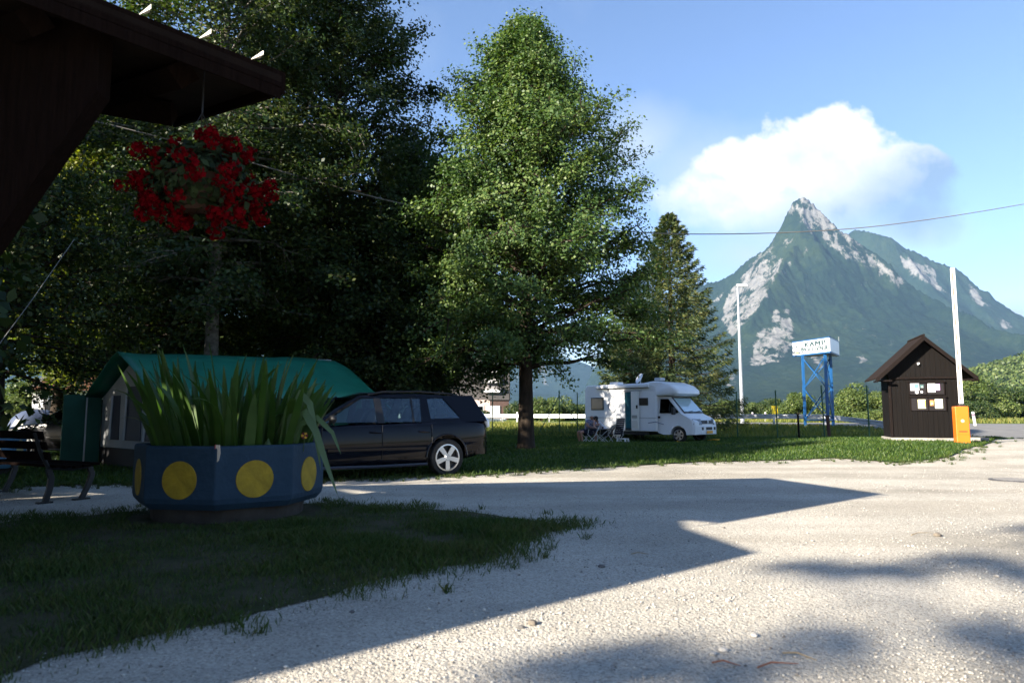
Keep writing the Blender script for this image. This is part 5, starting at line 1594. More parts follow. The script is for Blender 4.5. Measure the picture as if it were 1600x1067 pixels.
    MB().loft([[(2.97, y, .84), (3.035, y, .84), (2.99, y, 1.0), (2.93, y, 1.0)] for y in (-.46, .46)]).build('grille', BLACK, t, bevel=.01)
    MB().lathe([(.075, 0), (.07, .02)], 16, (3.03, 0, .92), 'x').build('badge', STEEL, t)
    bp = []
    for y, x in ((-1.0, 2.74), (-.92, 2.94), (-.6, 3.07), (0, 3.10), (.6, 3.07), (.92, 2.94), (1.0, 2.74)):
        bp.append([(x, y, .36), (x, y, .74), (x - .16, y * .98, .76), (x - .2, y * .98, .36)])
    MB().loft(bp).build('bumper', MW, t, bevel=.03)
    for y, w in ((-.45, .30), (0, .50), (.45, .30)):
        MB().box((3.10 - abs(y) * .07, y, .63), (.02, w, .13), rz=-y * .12).build('air_intake', BLACK, t)
    MB().box((3.125, 0, .47), (.015, .52, .12)).build('number_plate', mat('plate_orange', (.80, .36, .02), .5), t)
    # coach side facing the yard
    y = -1.085
    w = MB().box((-2.44, y, 1.78), (.80, .05, .62)).build('window', mat('window_rubber', (.05, .045, .04), .5), t, bevel=.02)
    MB().box((-2.44, y - .027, 1.78), (.70, .012, .52)).build('pane', mat('brown_pane', (.055, .045, .035), .12, spec=.7), w)
    w = MB().box((.32, y, 1.86), (.50, .05, .36)).build('window', mat('window_rubber', (.05, .045, .04)), t, bevel=.02)
    MB().box((.32, y - .027, 1.86), (.42, .012, .28)).build('pane', mat('brown_pane', (.055, .045, .035)), w)
    d = MB().box((-.56, y - .003, 1.42), (.38, .03, 1.84)).build('doorway', mat('doorway_dark', (.012, .02, .022), .8), t)
    for i in range(5):
        MB().box((-.70 + i * .07, y - .02 - .008 * (i % 2), 1.46), (.062, .01, 1.70)).build('curtain', mat('teal_curtain', (.012, .13, .16), .8, .5, 6), d)
    d = MB().box((-.14, y - .05, 1.42), (.44, .05, 1.86)).build('door', mat('door_cream', (.74, .73, .68), .4), t, bevel=.02)
    MB().box((-.02, y - .085, 1.62), (.09, .03, .16)).build('handle', BLACK, d, bevel=.01)
    MB().box((-.16, y - .085, 1.16), (.30, .03, .14)).build('door_pocket', mat('pocket_grey', (.35, .34, .30), .6), d, bevel=.01)
    MB().box((-.16, y - .080, .80), (.32, .02, .34)).build('door_panel', mat('pocket_cream', (.62, .60, .54), .5), d, bevel=.01)
    MB().box((-.30, y - .04, 2.40), (1.1, .03, .04)).build('gutter', GR, t)
    MB().box((-.9, y - .02, 2.60), (3.1, .16, .15)).build('awning_case', MW, t, bevel=.03)
    MB().box((-.9, y - .06, 2.515), (3.1, .05, .02)).build('awning_dark_line', BLACK, t)  # black strip along the bottom of the awning case
    MB().box((-1.1, y - .004, 1.10), (4.2, .02, .03)).build('rubbing_strip', GR, t)
    MB().box((-2.5, y - .004, .78), (.55, .02, .40)).build('locker_door', mat('locker_white', (.70, .71, .72), .4), t, bevel=.01)
    DC = mat('decal_blue', (.10, .14, .24), .5)
    for k in range(2):
        pts = [(-1.62 + (.24 - .05 * k) * math.cos(q) * (1 - q / 9), y - .004, 1.62 + (.30 - .08 * k) * math.sin(q) * (1 - q / 9)) for q in [j * .45 for j in range(11)]]
        MB().tube(pts, .012, 4).build('decal', DC, t)
    MB().tube([(.55, y - .003, .86), (.95, y - .003, .92), (1.35, -1.0, .80)], .016, 4).build('decal', DC, t)
    MB().lathe([(.11, -.0), (.10, -.012)], 18, (1.52, -.995, 2.55), 'y').build('emblem', mat('emblem_grey', (.25, .26, .32), .4), t)
    MB().box((-1.3, 0, .40), (3.6, 1.9, .2)).build('chassis', BLACK, t)
    MB().box((-1.9, -.2, 2.80), (.5, .5, .14)).build('roof_vent', MW, t, bevel=.03)
    MB().box((.4, .2, 2.95), (.35, .45, .16)).build('roof_vent', GR, t, bevel=.04)
    dsh = MB().lathe([(.02, .0), (.15, .02), (.26, .07), (.27, .075), (.15, .03)], 20).build('satellite_dish', MW, t, loc=(-.35, -.35, 2.98), rot=(.9, -.7, 0), smooth=True)
    MB().tube([(-.35, -.35, 2.72), (-.35, -.35, 2.98)], .03, 6).build('dish_mast', STEEL, t)
    MB().box((-3.28, 0, 2.0), (.03, 1.2, .7)).build('rear_window', GLASSD, t)
    add_wheels(t, [(x, s * .86) for x in (-1.35, 2.1) for s in (-1, 1)], .335, .21, 6, 1)
    YE = mat('ramp_yellow', (.80, .42, .02), .5)
    for (x, yy, lab) in ((2.15, -1.02, 'yellow levelling ramp in front of the motorhome wheel on the door side'), (2.75, .80, 'yellow levelling ramp by the far front wheel of the motorhome')):
        q = o + h * x + l * yy
        r_ = MB().prism([(-.35, 0), (.35, 0), (.35, .11), (.15, .11), (-.35, .015)], 'y', -.1, .1).build('levelling_ramp', YE, None, loc=(q.x, q.y, float(T(q.x, q.y))), rot=(0, 0, a + 2.2 if yy < 0 else a))
        tag(r_, lab, 'wheel ramp')
    return o, h, l


motorhome()


# ------------------------------------------------------------------ the group at the camping table
ALU = mat('tube_white', (.66, .66, .64), .35, metal=.2)


def camp_chair(x, y, rz, label, cloth, hb=1.10, group='folding chairs round the camping table'):
    t = thing('camp_chair', (x, y, float(T(x, y))), rz, label, 'chair', group)
    MB().box((.02, 0, .445), (.46, .48, .03)).build('seat', cloth, t, bevel=.01)
    n = 8
    bk = None
    for i in range(n):
        u = (i + .5) / n
        s = MB().box((-.22 - .20 * u, 0, .47 + (hb - .47) * u), (.02, .47 - .05 * u, (hb - .47) / n - .012), ry=-.30)
        s.build('slat', cloth, t)
    for s in (-1, 1):
        MB().tube([(-.20, s * .245, .42), (-.43, s * .225, hb + .01)], .013, 6).build('back_frame', ALU, t)
        MB().tube([(.22, s * .245, .44), (-.28, s * .245, .0)], .013, 6).build('leg', ALU, t)
        MB().tube([(-.24, s * .26, .44), (.26, s * .26, .0)], .013, 6).build('leg', ALU, t)
        MB().box((.0, s * .26, .66), (.42, .045, .03)).build('armrest', BLACK, t, bevel=.008)
        MB().tube([(.16, s * .26, .65), (.20, s * .255, .44)], .011, 5).build('arm_strut', ALU, t)
    return t


def table_group():
    D = 31.0
    gx = lambda px: (px - 800) / 1084 * D
    dark, blue = mat('chair_cloth', (.018, .02, .03), .8, .3, 30), mat('chair_blue', (.03, .05, .20), .8, .2, 20)
    x, y = gx(936), D + .55
    t = thing('camping_table', (x, y, float(T(x, y))), R(4), 'low folding camping table with pale legs in front of the motorhome', 'table')
    MB().box((0, 0, .66), (.95, .62, .025)).build('table_top', mat('table_grey', (.16, .16, .17), .5), t, bevel=.006)
    for s in (-1, 1):
        MB().tube([(-.40, s * .26, .65), (.36, s * .26, 0)], .014, 6).build('leg', ALU, t)
        MB().tube([(.40, s * .27, .65), (-.36, s * .27, 0)], .014, 6).build('leg', ALU, t)
    z = float(T(x, y))
    for dx, dy, lab, c in ((-.1, .1, 'small white cup on the camping table', WHITE), (.18, -.05, 'dark mug standing on the camping table', BLACK)):
        o = MB().lathe([(.03, 0), (.04, .09), (.034, .088), (.026, .01)], 12).build('cup', c, None, loc=(x + dx, y + dy, z + .673)); tag(o, lab, 'cup')
    camp_chair(gx(960), D + .1, R(118), 'tall black slatted folding chair standing empty', dark, 1.14)
    camp_chair(gx(919), D + .15, R(205), 'folding chair under the man in the patterned shirt', dark, .80)
    camp_chair(gx(946), D + .95, R(176), 'folding chair under the person in white', dark, .82)
    camp_chair(gx(928), D + 1.35, R(-95), 'blue folding chair on the far side of the table', blue, 1.0)
    # step stool by the door
    x, y = gx(980), D + 1.7
    t = thing('step_stool', (x, y, float(T(x, y))), R(-40), 'small white plastic step below the motorhome door', 'step')
    MB().box((0, 0, .20), (.50, .32, .04)).build('tread', WHITE, t, bevel=.015)
    for sx in (-1, 1):
        for sy in (-1, 1):
            MB().loft([[(sx * (.2 + k) + dx * .035, sy * (.12 + k) + dy * .03, zz) for dx, dy in ((-1, -1), (1, -1), (1, 1), (-1, 1))] for k, zz in ((.03, 0), (0, .18))]).build('leg', WHITE, t)

    def person(x, y, rz, label, J, hair, shirt, shorts, bald):
        t = thing('person', (x, y, float(T(x, y))), rz, label, 'person')
        E_ = [('pel', 'wai'), ('wai', 'che'), ('che', 'nek'), ('nek', 'hdb'), ('hdb', 'hdt')]
        for s in 'LR':
            E_ += [('che', 'sh' + s), ('sh' + s, 'el' + s), ('el' + s, 'wr' + s), ('wr' + s, 'ha' + s), ('pel', 'hi' + s), ('hi' + s, 'kn' + s), ('kn' + s, 'an' + s), ('an' + s, 'to' + s)]
        b = skin_body('body', J, E_, SKIN_M, t, 'pel', 2)
        c = {k: (*J[k][:3], J[k][3] * 1.16 + .008) for k in J}
        sE = [('pel', 'wai'), ('wai', 'che')] + [e for s in 'LR' for e in (('che', 'sh' + s), ('sh' + s, 'm' + s))]
        for s in 'LR':
            p, q = J['sh' + s], J['el' + s]
            c['m' + s] = tuple((p[i] + q[i]) / 2 for i in range(3)) + (q[3] * 1.55,)
            p, q = J['hi' + s], J['kn' + s]
            c['t' + s] = tuple(p[i] * .15 + q[i] * .85 for i in range(3)) + (q[3] * 1.35,)
        skin_body('shirt', {k: c[k] for k in ('pel', 'wai', 'che', 'shL', 'shR', 'mL', 'mR')}, sE, shirt, t, 'wai', 1)
        skin_body('shorts', {k: c[k] for k in ('pel', 'hiL', 'hiR', 'tL', 'tR')}, [('pel', 'hiL'), ('pel', 'hiR'), ('hiL', 'tL'), ('hiR', 'tR')], shorts, t, 'pel', 1)
        hb, ht = Vector(J['hdb'][:3]), Vector(J['hdt'][:3])
        f = Vector(J['face'][:3]) if False else Vector((1, 0, -.12)).normalized()
        c0 = hb.lerp(ht, .5)
        hd = MB().ball(c0 + f * .104 + Vector((0, 0, -.018)), .020, 8, (1, .8, 1.2)); hd.build('nose', SKIN_M, t, smooth=True)
        for s in (-1, 1):
            MB().ball(c0 + f * .088 + Vector((0, s * .034, .022)), .013, 8).build('eye', BLACK, t, smooth=True)
            MB().ball(c0 + Vector((-.005, s * .092, 0)), .028, 8, (.8, .4, 1.2)).build('ear', SKIN_M, t, smooth=True)
        MB().ball(c0 + f * .094 + Vector((0, 0, -.062)), .02, 8, (.4, 1.3, .3)).build('mouth', mat('lips', (.30, .11, .09), .5), t, smooth=True)
        if bald:
            MB().ball(c0 + Vector((-.045, 0, -.02)), .094, 12, (.75, 1.02, .62)).build('hair', hair, t, smooth=True)
        else:
            MB().ball(c0 + Vector((-.028, 0, .035)), .115, 12, (1, .98, .98)).build('hair', hair, t, smooth=True)
            MB().ball(c0 + Vector((-.075, 0, -.06)), .075, 10, (.7, 1.1, 1.1)).build('hair', hair, t, smooth=True)
        # fingers curled on the table
        for s in 'LR':
            w, hnd = Vector(J['wr' + s][:3]), Vector(J['ha' + s][:3])
            d = (hnd - w).normalized(); sd_ = d.cross(Vector((0, 0, 1))).normalized()
            for k, ln in enumerate((.062, .075, .070, .055)):
                p0 = hnd + sd_ * (.012 * (k - 1.5) * 1.5)
                MB().tube([p0, p0 + d * ln * .6 + Vector((0, 0, .006)), p0 + d * ln - Vector((0, 0, .016))], [.010, .009, .007], 6).build('finger', SKIN_M, t, smooth=True)
            q = hnd - d * .03 + sd_ * (.035 if s == 'R' else -.035)
            MB().tube([q, q + d * .035 + sd_ * (.018 if s == 'R' else -.018), q + d * .06], [.012, .010, .008], 6).build('thumb', SKIN_M, t, smooth=True)
        return t
    plaid = bpy.data.materials.new('plaid'); plaid.use_nodes = True
    nt = plaid.node_tree; p = nt.nodes['Principled BSDF']; p.inputs['Roughness'].default_value = .85
    tc = nt.nodes.new('ShaderNodeTexCoord'); ck = nt.nodes.new('ShaderNodeTexVoronoi'); ck.inputs['Scale'].default_value = 26
    rp = nt.nodes.new('ShaderNodeValToRGB'); rp.color_ramp.interpolation = 'CONSTANT'
    rp.color_ramp.elements[0].color = (.50, .50, .56, 1); rp.color_ramp.elements[1].color = (.10, .12, .26, 1); rp.color_ramp.elements[1].position = .42
    nt.links.new(tc.outputs['Object'], ck.inputs['Vector']); nt.links.new(ck.outputs['Distance'], rp.inputs[0]); nt.links.new(rp.outputs[0], p.inputs['Base Color'])
    base = dict(pel=(0, 0, .56, .135), wai=(.02, 0, .72, .130), che=(.06, 0, .92, .135), nek=(.10, 0, 1.07, .055), hdb=(.13, 0, 1.14, .082), hdt=(.145, 0, 1.25, .088))
    def man(d): q = dict(base); q.update(d); return q
    J1 = man(dict(che=(-.05, .16, .92, .14), wai=(0, .06, .72, .14), nek=(-.07, .24, 1.06, .058), hdb=(-.06, .27, 1.12, .084), hdt=(-.05, .28, 1.235, .09),
                  shL=(-.10, .36, .99, .07), shR=(.08, .02, .99, .07), elL=(-.02, .56, .76, .048), elR=(.14, .30, .76, .048), wrL=(.05, .80, .72, .034), wrR=(.04, .56, .72, .034), haL=(.05, .88, .715, .036), haR=(.03, .64, .715, .036),
                  hiL=(.02, .10, .52, .10), hiR=(.02, -.10, .52, .10), knL=(.44, .16, .53, .072), knR=(.44, -.14, .53, .072), anL=(.36, .16, .09, .045), anR=(.36, -.14, .09, .045), toL=(.54, .18, .05, .04), toR=(.54, -.16, .05, .04)))
    man1 = person(gx(918), D + .15, R(200), 'bald man in a patterned shirt and dark shorts leaning over the table', J1, mat('grey_hair', (.12, .10, .09), .8), plaid, mat('shorts_navy', (.015, .016, .035), .85), True)
    J2 = man(dict(che=(.20, 0, .88, .13), wai=(.08, 0, .72, .13), nek=(.33, 0, 1.02, .052), hdb=(.40, 0, 1.06, .08), hdt=(.43, 0, 1.17, .086),
                  shL=(.22, .19, .95, .065), shR=(.22, -.19, .95, .065), elL=(.40, .25, .76, .044), elR=(.40, -.25, .76, .044), wrL=(.58, .12, .72, .032), wrR=(.58, -.12, .72, .032), haL=(.65, .08, .715, .034), haR=(.65, -.08, .715, .034),
                  hiL=(.02, .10, .52, .10), hiR=(.02, -.10, .52, .10), knL=(.44, .13, .53, .07), knR=(.44, -.13, .53, .07), anL=(.40, .13, .09, .044), anR=(.40, -.13, .09, .044), toL=(.58, .14, .05, .038), toR=(.58, -.14, .05, .038)))
    person(gx(947), D + .95, R(180), 'dark haired person in a white top bent over the camping table', J2, mat('dark_hair', (.012, .010, .009), .6), mat('white_shirt', (.70, .68, .70), .85), mat('trousers_dark', (.03, .03, .028), .85), False)


table_group()


# ------------------------------------------------------------------ planter with irises
def planter(cx, cy_, rz, label, blue, yellow, Rr=.985, h=.62, name='planter'):
    t = thing(name, (cx, cy_, float(T(cx, cy_))), rz, label, 'planter')
    oct_ = lambda r, z: [(r * math.cos(R(22.5 + 45 * k)), r * math.sin(R(22.5 + 45 * k)), z) for k in range(8)]
    z0 = .155
    body = MB()
    body.loft([oct_(Rr * .93, z0), oct_(Rr * .985, z0 + .06), oct_(Rr, z0 + .11), oct_(Rr, z0 + h - .02), oct_(Rr * .985, z0 + h), oct_(Rr * .91, z0 + h), oct_(Rr * .90, z0 + h - .15)], caps=False)
    body.build('shell', blue, t, bevel=.012)
    MB().lathe([(Rr * .78, -.02), (Rr * .80, .16)], 28).build('base', mat('old_base', (.055, .045, .036), .95, .4, 6, .6), t)
    MB().loft([oct_(Rr * .905, z0 + .02), oct_(Rr * .905, z0 + h - .08)]).build('soil', SOIL, t)
    ap = Rr * math.cos(R(22.5))
    dot = MB().lathe([(.185, -.001), (.183, .006), (.0, .0062)], 36, axis='x').mesh('dot')
    dot.materials.append(yellow)
    for k in range(8):
        a = R(45 * k)
        link('dot', dot, None, t, (ap * math.cos(a), ap * math.sin(a), z0 + h * .47), (0, 0, a))
    return t, z0 + h - .08


def irises(cx, cy_, z, n, label, seed, Rr, hmax, name='iris_clump'):
    rs = random.Random(seed)
    t = thing(name, (cx, cy_, z), 0, label, 'plant')
    mesh = []
    for v in range(9):
        droop = (.03, .06, .10, .16, .24, .34, .05, .60, .95)[v]
        V, k = [], 9
        for i in range(k):
            u = i / (k - 1)
            w = .030 * (1 - .12 * u) * (1 - max(0, (u - .55) / .45) ** 1.8) + .0008
            ang = droop * 1.5 * u ** 2
            if i == 0: px_, pz = 0.0, 0.0
            else:
                px_ += math.sin(ang) / (k - 1); pz += math.cos(ang) / (k - 1)
            tw = .25 * math.sin(v * 2 + u * 2)
            V += [(px_, -w * math.cos(tw), pz + w * .0), (px_ + .007, 0, pz), (px_, w * math.cos(tw), pz)]
        F = []
        for i in range(k - 1):
            a = i * 3
            F += [(a, a + 1, a + 4, a + 3), (a + 1, a + 2, a + 5, a + 4)]
        me = bpy.data.meshes.new('leaf'); me.from_pydata(V, [], F); me.materials.append(L_IRIS)
        me.polygons.foreach_set('use_smooth', [True] * len(me.polygons))
        mesh.append(me)
    for i in range(n):
        a = rs.uniform(0, 2 * math.pi); r_ = Rr * math.sqrt(rs.uniform(0, 1))
        edge = r_ / Rr
        h = hmax * rs.uniform(.55, 1.12) * (1 - .22 * edge ** 2)
        v = rs.choice((0, 1, 2, 3, 6, 2, 4)) if rs.random() > .12 * (1 + edge) else rs.choice((5, 7, 8))
        o = link('leaf', mesh[v], None, t, (r_ * math.cos(a), r_ * math.sin(a), 0))
        o.scale = (h, 1.0 * rs.uniform(1.0, 1.9), h)
        lean = .05 + .42 * edge * rs.uniform(.2, 1.2)
        q = Matrix.Rotation(a + rs.uniform(-.5, .5), 3, 'Z') @ Matrix.Rotation(lean, 3, 'Y') @ Matrix.Rotation(rs.uniform(-1.5, 1.5), 3, 'Z')
        o.rotation_euler = q.to_euler()
    return t


def planters():
    bl = mat('planter_blue', (.024, .050, .078), .7, scale=3.2, bump=.45, spec=.2, bscale=18, c2=(.015, .036, .060))
    ye = mat('planter_yellow', (.40, .26, .022), .65, scale=7, bump=.3, spec=.2, bscale=30, c2=(.25, .165, .016))
    PX, PY = -3.10, 7.80
    t, z = planter(PX, PY, R(-90 + 11 - 20), 'blue octagonal planter with yellow dots, full of irises, on the grass verge', bl, ye)
    irises(PX, PY, z, 150, 'thick clump of tall green iris leaves in the blue planter', 5, .82, 1.12)
    # the drooping fronds over the east rim
    for i, (dx, dy, l, v, lab) in enumerate(((.80, -.32, 1.0, .62, 'long drooping leaf hanging over the planter rim beside the car'),)):
        pass
    o = Vector((PX, PY, z))
    lf = thing('lily_leaves', (PX + .70, PY - .34, z), 0, 'pale strap leaves drooping over the planter rim beside the car', 'plant')
    for pts, w in (([(0, 0, 0), (.10, -.05, .30), (.22, -.10, .42), (.36, -.16, .22), (.50, -.22, -.12), (.63, -.26, -.42)], .040), ([(0, .05, 0), (.05, .0, .40), (.16, -.05, .62), (.27, -.08, .50), (.36, -.12, .15), (.42, -.14, -.18)], .036),
                   ([(-.02, 0, 0), (.14, -.02, .28), (.34, -.06, .36), (.52, -.10, .20), (.62, -.12, -.02)], .028), ([(-.2, -.08, 0), (-.14, -.14, .12), (-.10, -.22, .02), (-.05, -.26, -.16), (-.02, -.28, -.30)], .030),
                   ([(.02, .1, 0), (.16, .08, .5), (.30, .05, .78)], .026)):
        V = []
        P = [Vector(p) for p in pts]
        Q = []
        for a, b in zip(P[:-1], P[1:]): Q += [a, a.lerp(b, .5)]
        Q.append(P[-1])
        for i, p in enumerate(Q):
            u = i / (len(Q) - 1)
            d = (Q[min(i + 1, len(Q) - 1)] - Q[max(i - 1, 0)]).normalized()
            sd_ = d.cross(Vector((.3, -.9, .2))).normalized() * (w * (math.sin(math.pi * min(1, .18 + .82 * u)) ** .7) + .001)
            V += [p - sd_, p + Vector((0, 0, -.006)), p + sd_]
        F = []
        for i in range(len(Q) - 1):
            a = i * 3; F += [(a, a + 1, a + 4, a + 3), (a + 1, a + 2, a + 5, a + 4)]
        me = bpy.data.meshes.new('leaf'); me.from_pydata([tuple(v) for v in V], [], F)
        me.polygons.foreach_set('use_smooth', [True] * len(me.polygons))
        link('leaf', me, leaf_mat('lily_leaf', (.07, .12, .05), (.10, .16, .07), (.14, .19, .09), .3, .45), lf)
    f = thing('pansy', (PX + .88, PY - .30, z), 0, 'small yellow and dark red flower at the planter rim', 'flower')
    MB().tube([(0, 0, 0), (.01, 0, .16)], .004, 5).build('stem', L_IRIS, f)
    for k in range(6):
        a = k * 1.05
        MB().ball((.01 + .022 * math.cos(a), -.01, .165 + .022 * math.sin(a)), .018, 8, (1, .35, 1)).build('petal', mat('petal_yellow', (.70, .38, .03), .6) if k % 2 else mat('petal_red', (.16, .02, .03), .6), f, smooth=True)
    # little painted tag stuck over the rim
    q = at(340, 708, PY - .945)
    tg = MB().prism([(-.018, .08), (.018, .08), (.026, .0), (.014, -.07), (0, -.085), (-.012, -.07), (-.024, .0)], 'y', -.006, .006).build('rim_tag', mat('tag_cream', (.62, .50, .38), .6), None, loc=(q.x, q.y, q.z))
    tag(tg, 'small cream tongue shaped tag hanging on the planter rim', 'tag')
    s_ = MB().prism([(-.026, .085), (-.017, .085), (-.022, .0), (-.018, -.06), (-.027, .0)], 'y', -.009, -.0065).build('red_edge', mat('tag_red', (.45, .06, .06), .6), tg)
    pale = mat('planter_blue_lit', (.10, .24, .36), .6, .25, 4, .2)  # paler than the near planter: the light on it is put into the paint
    t, z = planter(X(-52, 12.2), 12.2, R(-90 + 20), 'partly lit blue dotted planter half hidden at the bench end', pale, mat('planter_yellow_lit', (.62, .52, .22), .6))
    irises(X(-52, 12.2), 12.2, z, 50, 'sparse iris leaves in the partly lit blue planter', 9, .8, .55)


planters()


# ------------------------------------------------------------------ bench, tent, hanging flowers
def bench():
    a, b = Vector(gnd(124, 781)), Vector(gnd(4, 769))
    d = (b - a).normalized(); n = Vector((-d.y, d.x))
    if n.y < 0: n = -n
    rz = math.atan2(d.y, d.x)
    t = thing('park_bench', (a.x, a.y, 0), rz, 'dark park bench with curved cast legs on the gravel path', 'bench')
    IR = mat('cast_iron', (.010, .010, .011), .5, spec=.4)
    L_ = (b - a).length
    for x in (0, L_):
        s = -1
        def cast(pts, r_, nm):
            MB().loft([[(x + k * .022, -q[0] + dx, q[1] + dz) for k, dx, dz in ((-1, -r_, 0), (1, -r_, 0), (1, r_, 0), (-1, r_, 0))] for q in pts]).build(nm, IR, t, bevel=.006)
        cast([(.02, .0), (.03, .03), (.10, .18), (.14, .32), (.10, .42)], .035, 'leg')
        cast([(-.42, .0), (-.41, .03), (-.37, .18), (-.36, .30), (-.40, .42)], .035, 'leg')
        MB().box((x, -.02 * 1, .012), (.07, .20, .024)).build('foot', IR, t)
        MB().box((x, .42, .012), (.07, .17, .024)).build('foot', IR, t)
        MB().tube([(x, -.14, .42), (x, .12, .40), (x, .40, .43), (x, .50, .62), (x, .58, .86)], .026, 6).build('frame', IR, t)
    for i in range(5):
        MB().box((L_ / 2, -.12 + i * .115, .452 - .02 * math.sin(i / 4 * 3.1)), (L_ + .24, .095, .035)).build('slat', DWOOD, t, bevel=.008)
    for i in range(3):
        MB().box((L_ / 2, .46 + i * .045, .58 + i * .125), (L_ + .24, .03, .10), rx=-.3).build('slat', DWOOD, t, bevel=.008)


bench()


def frame_tent():
    A, B = at(183, 550, 13.5), at(543, 561, 17.7)
    d = Vector((B.x - A.x, B.y - A.y, 0)); L_ = d.length; rz = math.atan2(d.y, d.x)
    t = thing('frame_tent', (A.x, A.y, 0), rz, 'large frame tent under a green roof sheet behind the irises', 'tent')
    zr, ze, hw = A.z, 1.42, 1.55
    g = .36            # gable stands back under the roof's overhang
    dz = (B.z - A.z) / L_
    # roof sheet, a little slack between its poles
    V, nx, ny = [], 26, 13
    for i in range(nx):
        for j in range(ny):
            u, v = i / (nx - 1), j / (ny - 1) * 2 - 1
            x = L_ * u + .0; ridge = zr + dz * x
            over = 1.0 if i > 0 else .92
            z = ridge - (ridge - ze) * abs(v) ** 1.15
            z -= .035 * math.sin(math.pi * ((u * 3) % 1)) * (1 - abs(v) * .4) + .012 * math.sin(u * 23 + v * 9)
            end = max(0, (u - .88) / .12)
            x2 = x + .12 * end; z -= .38 * end ** 2.2 * (1 - .25 * abs(v))
            V.append((x2, -v * (hw + .12) * (1 - .08 * max(0, 1 - u * 8)), z))
    F = [(i * ny + j, (i + 1) * ny + j, (i + 1) * ny + j + 1, i * ny + j + 1) for i in range(nx - 1) for j in range(ny - 1)]
    me = bpy.data.meshes.new('roof'); me.from_pydata(V, [], F); me.polygons.foreach_set('use_smooth', [True] * len(me.polygons))
    o = link('roof', me, GREEN_PVC, t)
    s = o.modifiers.new('solid', 'SOLIDIFY'); s.thickness = .012
    GW = mat('tent_green', (.010, .075, .045), .7, .35, 2, .4, bscale=4)
    GY = mat('tent_grey', (.36, .38, .39), .75, .2, 2, .4, bscale=4)
    for s in (-1, 1):
        q = []
        for k in range(15):
            x = g + (L_ - g - .02) * k / 14
            q.append([(x, s * (hw + .03 * math.sin(k * 2.1)), 0.02), (x, s * hw, ze + .03), (x, s * (hw - .02), ze + .03), (x, s * (hw + .03 * math.sin(k * 2.1) - .02), .02)])
        MB().loft(q).build('wall', GW, t, smooth=True, angle=60)
    # gable: grey cloth with dark window panels and a black skirt
    gab = [(-hw, .40), (hw, .40), (hw, ze), (0, zr - .06), (-hw, ze)]
    MB().prism(gab, 'x', g, g + .02).build('gable', GY, t)
    MB().prism([(-hw, .02), (hw, .02), (hw, .39), (-hw, .39)], 'x', g - .005, g + .015).build('skirt', mat('skirt_black', (.012, .012, .014), .7), t)
    NV = mat('tent_navy', (.018, .028, .055), .6, .2, 3)
    for y0, y1, h0, h1 in ((-1.35, -.55, .56, 1.42), (-.40, .35, .56, 1.62), (.62, 1.05, .56, 1.45)):
        w = MB().prism([(y0, h0), (y1, h0), (y1 - .02, h1), (y0 + .02, h1)], 'x', g - .014, g - .002).build('window', NV, t)
        MB().tube([(g - .02, y1 - .06, h1), (g - .05, y1 - .10, (h0 + h1) / 2), (g - .02, y1 - .02, h0)], .022, 6).build('curtain_fold', mat('tent_white', (.50, .50, .48), .7), w)
    MB().prism([(-1.52, .62), (-1.38, .62), (-1.38, 1.05), (-1.52, 1.05)], 'x', g - .016, g - .003).build('clear_panel', mat('tent_white', (.5, .5, .48)), t)
    # side flap on the far eave and the poles that carry the overhang
    MB().loft([[(x, hw + .05, z) for z in (.02, ze + .05)] + [(x, hw + .075, z) for z in (ze + .05, .02)] for x in (-.35, .1, g)]).build('flap', GW, t)
    for y in (-hw, hw):
        MB().tube([(.06, y, 0), (.06, y, ze)], .016, 6).build('pole', STEEL, t)
    MB().tube([(.04, 0, zr - .05), (L_ - .5, 0, zr + dz * L_ - .06)], .018, 6).build('ridge_pole', STEEL, t)


frame_tent()


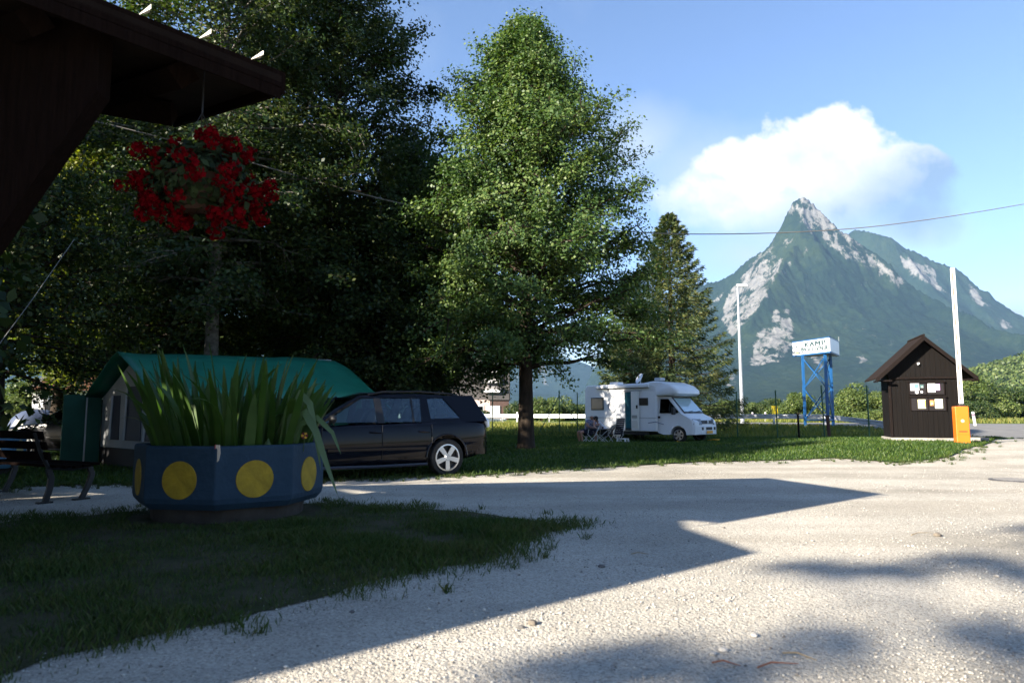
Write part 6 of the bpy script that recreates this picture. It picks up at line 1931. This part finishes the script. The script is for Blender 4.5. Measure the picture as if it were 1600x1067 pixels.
def hanging_basket():
    c = at(312, 262, 4.75)
    t = thing('hanging_basket', (c.x, c.y, c.z - .12), 0, 'hanging basket overflowing with red geraniums under the chalet roof', 'flower basket')
    MB().lathe([(.10, -.20), (.19, -.12), (.23, .02), (.24, .03), (.22, .02), (.18, -.10)], 24).build('pot', mat('pot_brown', (.06, .03, .02), .7), t, smooth=True)
    for k in range(3):
        a = k * 2.1
        MB().tube([(.23 * math.cos(a), .23 * math.sin(a), .02), (0, 0, .52)], .004, 4).build('chain', BLACK, t)
    MB().tube([(0, 0, .52), (0, 0, .95)], .006, 5).build('hook', BLACK, t)
    rs = np.random.default_rng(81)
    n = 1500
    d = rs.normal(0, 1, (n, 3)); d /= np.linalg.norm(d, axis=1)[:, None]
    C = d * (rs.uniform(.3, 1, (n, 1)) ** .5) * np.array([.36, .34, .27]) + np.array([.02, 0, .04])
    C[:, 2] -= .25 * np.clip(np.hypot(C[:, 0], C[:, 1]) - .2, 0, 1)
    leaf_cloud('foliage', C, d + np.array([0, 0, .4]), .062, leaf_mat('geranium_leaf', (.007, .018, .005), (.014, .028, .008), (.03, .05, .014), .25, .9), t, rs)
    RED = mat('geranium_red', (.115, .0012, .004), .95, .35, 30, spec=.02)
    meshes = []
    for v in range(4):
        m = []; P, Nn = [], []
        k = 34
        dd = rs.normal(0, 1, (k, 3)); dd /= np.linalg.norm(dd, axis=1)[:, None]
        q = dd * np.array([.048, .048, .034]) * rs.uniform(.7, 1.1, (k, 1))
        me = leaf_cloud('flower', q, dd * 2, .034, RED, None, rs)
        meshes.append(me.data); bpy.data.objects.remove(me)
    for i in range(92):
        v = rs.normal(0, 1, 3); v /= np.linalg.norm(v)
        p = v * np.array([.44, .38, .32]) * rs.uniform(.72, 1.16) + np.array([.0, 0, .03])
        p[2] -= .30 * max(0, np.hypot(p[0], p[1]) - .25)
        if p[2] < -.33: p[2] *= .7
        o = link('flower', meshes[i % 4], None, t, tuple(p), tuple(rs.uniform(0, 3, 3)))
        s = rs.uniform(.8, 1.5); o.scale = (s, s, s)


hanging_basket()


def rope():
    a, b = at(-40, 590, 7.4), at(116, 374, 10.4)
    o = MB().tube([(0, 0, 0), ((b - a) * .5 - Vector((0, 0, .03))), (b - a)], .0045, 5).build('rope', mat('rope_pale', (.16, .16, .15), .7), None, loc=a)
    tag(o, 'thin pale rope slanting up into the dark tree', 'rope')
    g = Vector((a.x - (b - a).x * .9, a.y - (b - a).y * .9, 0))


rope()


# ------------------------------------------------------------------ the air of the valley
def haze():
    x0, x1, y0, y1, z0, z1 = -9500, 9500, -2500, 7800, -60, 1780
    o = MB().box(((x0 + x1) / 2, (y0 + y1) / 2, (z0 + z1) / 2), (x1 - x0, y1 - y0, z1 - z0)).build('haze', None)
    m = bpy.data.materials.new('haze'); m.use_nodes = True
    nt = m.node_tree
    nt.nodes.remove(nt.nodes['Principled BSDF'])
    v = nt.nodes.new('ShaderNodeVolumePrincipled')
    v.inputs['Color'].default_value = (.34, .60, 1.0, 1)
    v.inputs['Density'].default_value = 0.50e-4
    v.inputs['Anisotropy'].default_value = 0.0
    nt.links.new(v.outputs[0], nt.nodes['Material Output'].inputs['Volume'])
    o.data.materials.append(m)
    tag(o, kind='stuff')


haze()
